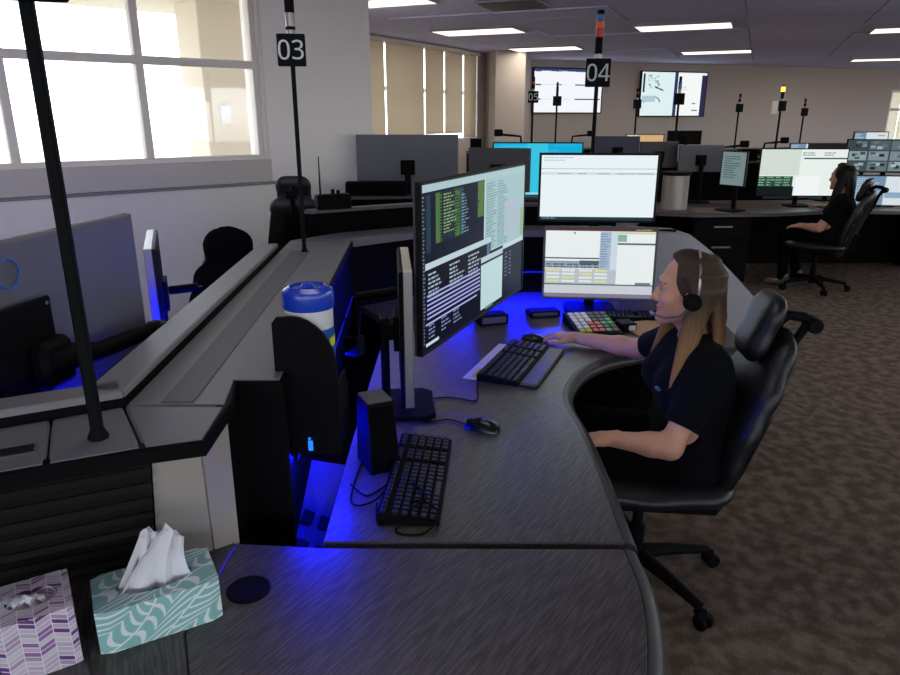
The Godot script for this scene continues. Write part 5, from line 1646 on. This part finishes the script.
func poles() -> void:
	var full := [[M.silver, 0.035, 0.02], [M.black, 0.11, 0.021], [M.red, 0.05, 0.022], [M.orange, 0.045, 0.023], [M.blue, 0.04, 0.021], [M.black, 0.035, 0.019, "beacon_cap"]]
	sign_pole("dark pole rising from the left ledge, its sign at the frame's top edge", Vector3(-0.70, 1.09, -1.27), 0.9, 0.865, 0.14, "", full, 0.25, 0.013)
	sign_pole("dark pole with square sign 03 on the console ledge by the window", Vector3(-0.688, 1.09, -3.28), 1.0, 0.885, 0.122, "03", [[M.silver, 0.022, 0.017], [M.black, 0.012, 0.021], [M.silver, 0.055, 0.02], [M.black, 0.09, 0.021], [M.red, 0.05, 0.022], [M.black, 0.05, 0.021, "beacon_cap"]], 0.1, 0.011)
	sign_pole("dark pole with square sign 04 and a striped red, orange and blue beacon", Vector3(0.822, 1.218, -4.17), 1.0, 0.715, 0.138, "04", [[M.silver, 0.03, 0.021], [M.black, 0.085, 0.021], [M.red, 0.045, 0.023], [M.orange, 0.035, 0.024], [M.blue, 0.035, 0.021], [M.black, 0.022, 0.02, "beacon_cap"]], 0.0, 0.012)
	var small := [[M.silver, 0.03, 0.018], [M.black, 0.05, 0.02], [M.red, 0.03, 0.02], [M.black, 0.05, 0.018, "beacon_cap"]]
	# label, x, z, foot, sign height, post radius, text, beacon
	for q in [["thin far pole signed 05 at the left edge of the left wall screen", 0.965, -8.6, 1.32, 1.919, "05", small],
		["thin far pole with a pale small sign, in front of the left wall screen", 1.506, -10.4, 1.27, 1.912, "", [[M.black, 0.13, 0.018], [M.black, 0.06, 0.014, "beacon_cap"]]],
		["thin far pole just left of the second wall screen", 2.788, -11.0, 1.27, 1.882, "", small],
		["thin far pole crossing the middle of the second wall screen", 2.70, -8.72, 1.185, 1.90, "", [[M.silver, 0.05, 0.018], [M.blue, 0.09, 0.02], [M.black, 0.05, 0.016, "beacon_cap"]]],
		["thin far pole with a small dark sign, midway between second wall screen and amber beacon", 4.708, -12.0, 1.2, 1.837, "", small],
		["thin far pole with a lit amber beacon on top", 4.40, -9.8, 1.2, 1.837, "", [[M.silver, 0.03, 0.02], [M.black, 0.09, 0.02], [M.amber, 0.06, 0.026, "beacon_lamp"], [M.black, 0.02, 0.02, "beacon_cap"]]],
		["thin far pole with a small dark sign, right of the amber beacon", 6.065, -12.6, 1.2, 1.778, "", small]]:
		sign_pole(q[0], Vector3(q[1], q[3], q[2]), 1.0, q[4] - q[3], 0.12, q[5], q[6], 0.0, 0.014, "thin sign poles on the far consoles")
	var bl := OmniLight3D.new()
	bl.name = "beacon_glow"
	bl.light_color = Color(1.0, 0.7, 0.25)
	bl.light_energy = 0.015
	bl.shadow_enabled = true
	bl.omni_range = 20.0
	bl.omni_attenuation = 2.0
	bl.light_size = 0.03
	add_child(bl)
	bl.position = Vector3(4.40, 2.05, -9.72)
	var nt := solo("paper_note", G.new().box(Vector3(4.31, 1.82, -9.7725), Vector3(0.08, 0.16, 0.003), 0.0), M.paper, "white paper note fixed beside the sign on the amber-beacon pole", "paper")

func wall_displays() -> void:
	var b0 := Vector3(1.3, 0, -14.15)
	var b1 := Vector3(13.4, 0, -18.15)
	var w := wall_frame(b0, b1)
	for q in [[1.02, 1.50, 0.84, 2.18, "board", "wall screen with white columns of writing, left of two on the back wall"], [3.42, 1.58, 0.88, 2.14, "board_map", "wall screen with a pale map, right of two on the back wall"]]:
		var p: Vector3 = w * Vector3(q[0], q[3], 0.06)
		monitor("wall_screen", q[5], p, atan2(w.basis.z.x, w.basis.z.z), q[1], q[2], 0.0, q[4], "", {"stand": "none", "bezel": 0.022, "thick": 0.05, "energy": 1.0, "lamp": 0.05})

# ---------------------------------------------------------------- the scene
func _ready() -> void:
	# camera, sky, sunless daylight, exposure
	var cam := Camera3D.new()
	cam.name = "camera"
	cam.fov = 2.0 * rad_to_deg(atan(337.5 / 700.0))
	cam.position = Vector3(0, 1.7, 0)
	cam.rotation_degrees.x = -17.5
	cam.far = 100.0
	add_child(cam)
	cam.current = true
	var we := WorldEnvironment.new()
	we.name = "environment"
	var en := Environment.new()
	var sky := Sky.new()
	var sm := ProceduralSkyMaterial.new()
	sm.sky_top_color = c8(196, 220, 250)
	sm.sky_horizon_color = c8(250, 252, 255)
	sm.ground_horizon_color = c8(240, 240, 238)
	sm.ground_bottom_color = c8(150, 146, 140)
	sky.sky_material = sm
	en.background_mode = Environment.BG_SKY
	en.sky = sky
	en.background_energy_multiplier = 6.0
	en.tonemap_mode = Environment.TONE_MAPPER_LINEAR
	en.tonemap_exposure = 1.0
	en.sdfgi_enabled = true
	en.ssao_enabled = true
	en.ssil_enabled = true
	we.environment = en
	add_child(we)
	materials()
	# ceiling lights: seven in view, the rest out of view, placed to light the near room
	var e := 2.0
	troffer(Vector2(0.36, -9.55), e, "lit ceiling panel above the far beige shades, second from the near wall")
	troffer(Vector2(1.5, -11.85), e, "lit ceiling panel above the left wall screen")
	troffer(Vector2(2.78, -9.05), e, "lit ceiling panel right of beacon 04, the larger of two above the second wall screen")
	troffer(Vector2(4.4, -12.45), e, "lit ceiling panel farther off, directly above the second wall screen")
	troffer(Vector2(-0.72, -7.15), e, "lit ceiling panel at the top edge, beside the near wall's corner")
	troffer(Vector2(5.75, -9.25), e, "lit ceiling panel at the right edge of the frame, nearer of two")
	troffer(Vector2(8.1, -14.0), e, "lit ceiling panel at the right edge of the frame, farther of two")
	troffer(Vector2(-0.3, -2.2), e * 0.45, "unseen ceiling panel out of the frame, placed to light the near consoles")
	for p in [Vector2(8.6, -10.0), Vector2(3.4, -4.4), Vector2(6.6, -5.0), Vector2(3.0, 0.4), Vector2(-3.0, 0.6), Vector2(7.5, 0.5)]:
		troffer(p, e * 0.9, "unseen ceiling panel out of the frame, placed to light the near consoles")
	room()
	var av := thing("ceiling_vent", "dark grey air vent in the ceiling at the top of the frame", "vent", Vector3(0.6, H - 0.004, -7.3), -0.40)
	part("frame", G.new().box(Vector3.ZERO, Vector3(0.6, 0.014, 0.55), 0.004), M.grid, av)
	for k in 7: part("louvre", G.new().box(Vector3(0, -0.014, -0.21 + k * 0.07), Vector3(0.54, 0.008, 0.03), 0.001, Basis(Vector3.RIGHT, 0.5)), M.cap_grey, av)
	near_console()
	wall_displays()
	# near screens
	monitor("monitor", "large tilted-away dispatch screen with dark and pale windows, facing the woman", Vector3(0.106, 0.74, -2.52), deg_to_rad(66.4), 1.0, 0.535, 0.513, "dispatch", "", {"stand": "arm", "lamp": 0.12, "arm": [Vector3(0, 0.47, -0.06), Vector3(-0.1, 0.36, -0.2), Vector3(-0.1, 0.30, -0.46), Vector3(-0.1, 0.12, -0.48)]})
	monitor("monitor", "upper of the two stacked monitors, a white list on screen", Vector3(0.725, 0.741, -3.50), -0.07, 0.578, 0.335, 0.625, "list", "", {"lamp": 0.2, "energy": 0.95})
	monitor("monitor", "lower of the two stacked monitors, a map beside panels of buttons", Vector3(0.742, 0.741, -3.44), -0.10, 0.555, 0.365, 0.262, "map", "", {"lamp": 0.2, "energy": 0.92, "stand": "none", "edge": M.inlay, "tilt": -0.06})
	monitor("monitor", "silver-edged monitor seen edge-on, between the wipes and the large dispatch screen", Vector3(-0.145, 0.741, -2.25), deg_to_rad(95), 0.42, 0.44, 0.30, "", "", {"edge": M.silver, "back": M.black, "thick": 0.03, "post": M.black})
	var lm := monitor("monitor", "large grey monitor seen from behind at far left, a round blue emblem on its back", Vector3(-1.04, 0.74, -1.62), deg_to_rad(-99.3), 0.96, 0.545, 0.415, "dispatch", "", {"back": M.mon_back, "stand": "none", "mount": false, "lamp": 0.08})
	var eb := G.new()
	var ring := []
	for k in 33: ring.append(Vector3(0.037 + cos(TAU * k / 32) * 0.034, 0.615 + sin(TAU * k / 32) * 0.034, -0.03))
	eb.tube(ring, 0.0028, 8)
	part("emblem", eb, M.blue, lm, 60)
	part("mount_plate", G.new().box(Vector3(0.05, 0.43, -0.05), Vector3(0.2, 0.23, 0.012), 0.003), M.black, lm)
	for s in [-1, 1]: part("screw", G.new().lathe([Vector2(0, 0), Vector2(0.005, 0), Vector2(0.004, 0.003), Vector2(0, 0.003)], 10, Transform3D(Basis(Vector3.RIGHT, -PI / 2), Vector3(0.05 + s * 0.085, 0.53, -0.0555))), M.silver, lm)
	part("arm", G.new().tube([Vector3(0.03, 0.40, -0.06), Vector3(-0.14, 0.375, -0.1), Vector3(-0.36, 0.375, -0.13)], [0.045, 0.024, 0.022], 12), M.black, lm)
	part("arm", G.new().tube([Vector3(-0.36, 0.39, -0.13), Vector3(-0.36, 0.12, -0.13), Vector3(-0.36, 0.0, -0.13)], 0.028, 12), M.black, lm)
	part("arm_joint", G.new().box(Vector3(0, 0.39, -0.075), Vector3(0.11, 0.12, 0.05), 0.015), M.black, lm)
	monitor("monitor", "silver-edged monitor seen edge-on at left, on a bracket behind the rail", Vector3(-1.165, 0.74, -2.70), deg_to_rad(-69), 0.5, 0.40, 0.31, "office", "", {"edge": M.silver, "back": M.screen_edge, "stand": "arm", "thick": 0.03, "arm": [Vector3(0, 0.30, -0.05), Vector3(0.02, 0.31, -0.16), Vector3(0.02, 0.24, -0.17), Vector3(0.02, 0.23, -0.3)]})
	far_desk("blue-lit desk of the neighbouring console, behind the left monitors", P2([-0.82, -1.4, -1.0, -1.3, -1.7, -0.95, -2.1, -1.4, -1.75, -2.2, -1.75, -2.95, -0.92, -2.95]), [-0.95, -2.9, -0.95, -1.6])
	desk_things()
	poles()
	# chairs and people
	var ch := make_chair("black leather high-backed chair with headrest, under the seated woman", Vector3(0.707, 0, -2.31), -0.10, true, 0.93, 0.93)
	make_chair("black office chair with headrest seen past pole 03, by the near wall", Vector3(-1.075, 0, -5.05), -1.45, true, 1.12)
	dup(ch, "black chair under the dark figure at far right", Vector3(3.75, 0, -7.1), -0.75)
	make_chair("black chair back showing above the rail at left, in front of the wall", Vector3(-1.36, 0, -3.5), 1.25, false, 1.02, 0.87, M.fabric)
	person("woman with long brown hair, black T-shirt and dark trousers, reaching for a mouse", Transform3D(Basis(), Vector3(0.707, 0, -2.31)), true, [c8(64, 50, 42), c8(140, 102, 66)], "")
	person("person in black clothes at the far right, turned away towards the bright screens", Transform3D(Basis(Vector3.UP, -0.7), Vector3(3.75, 0, -7.1)), false, [c8(26, 20, 20), c8(32, 24, 22)], "")
	far_consoles()
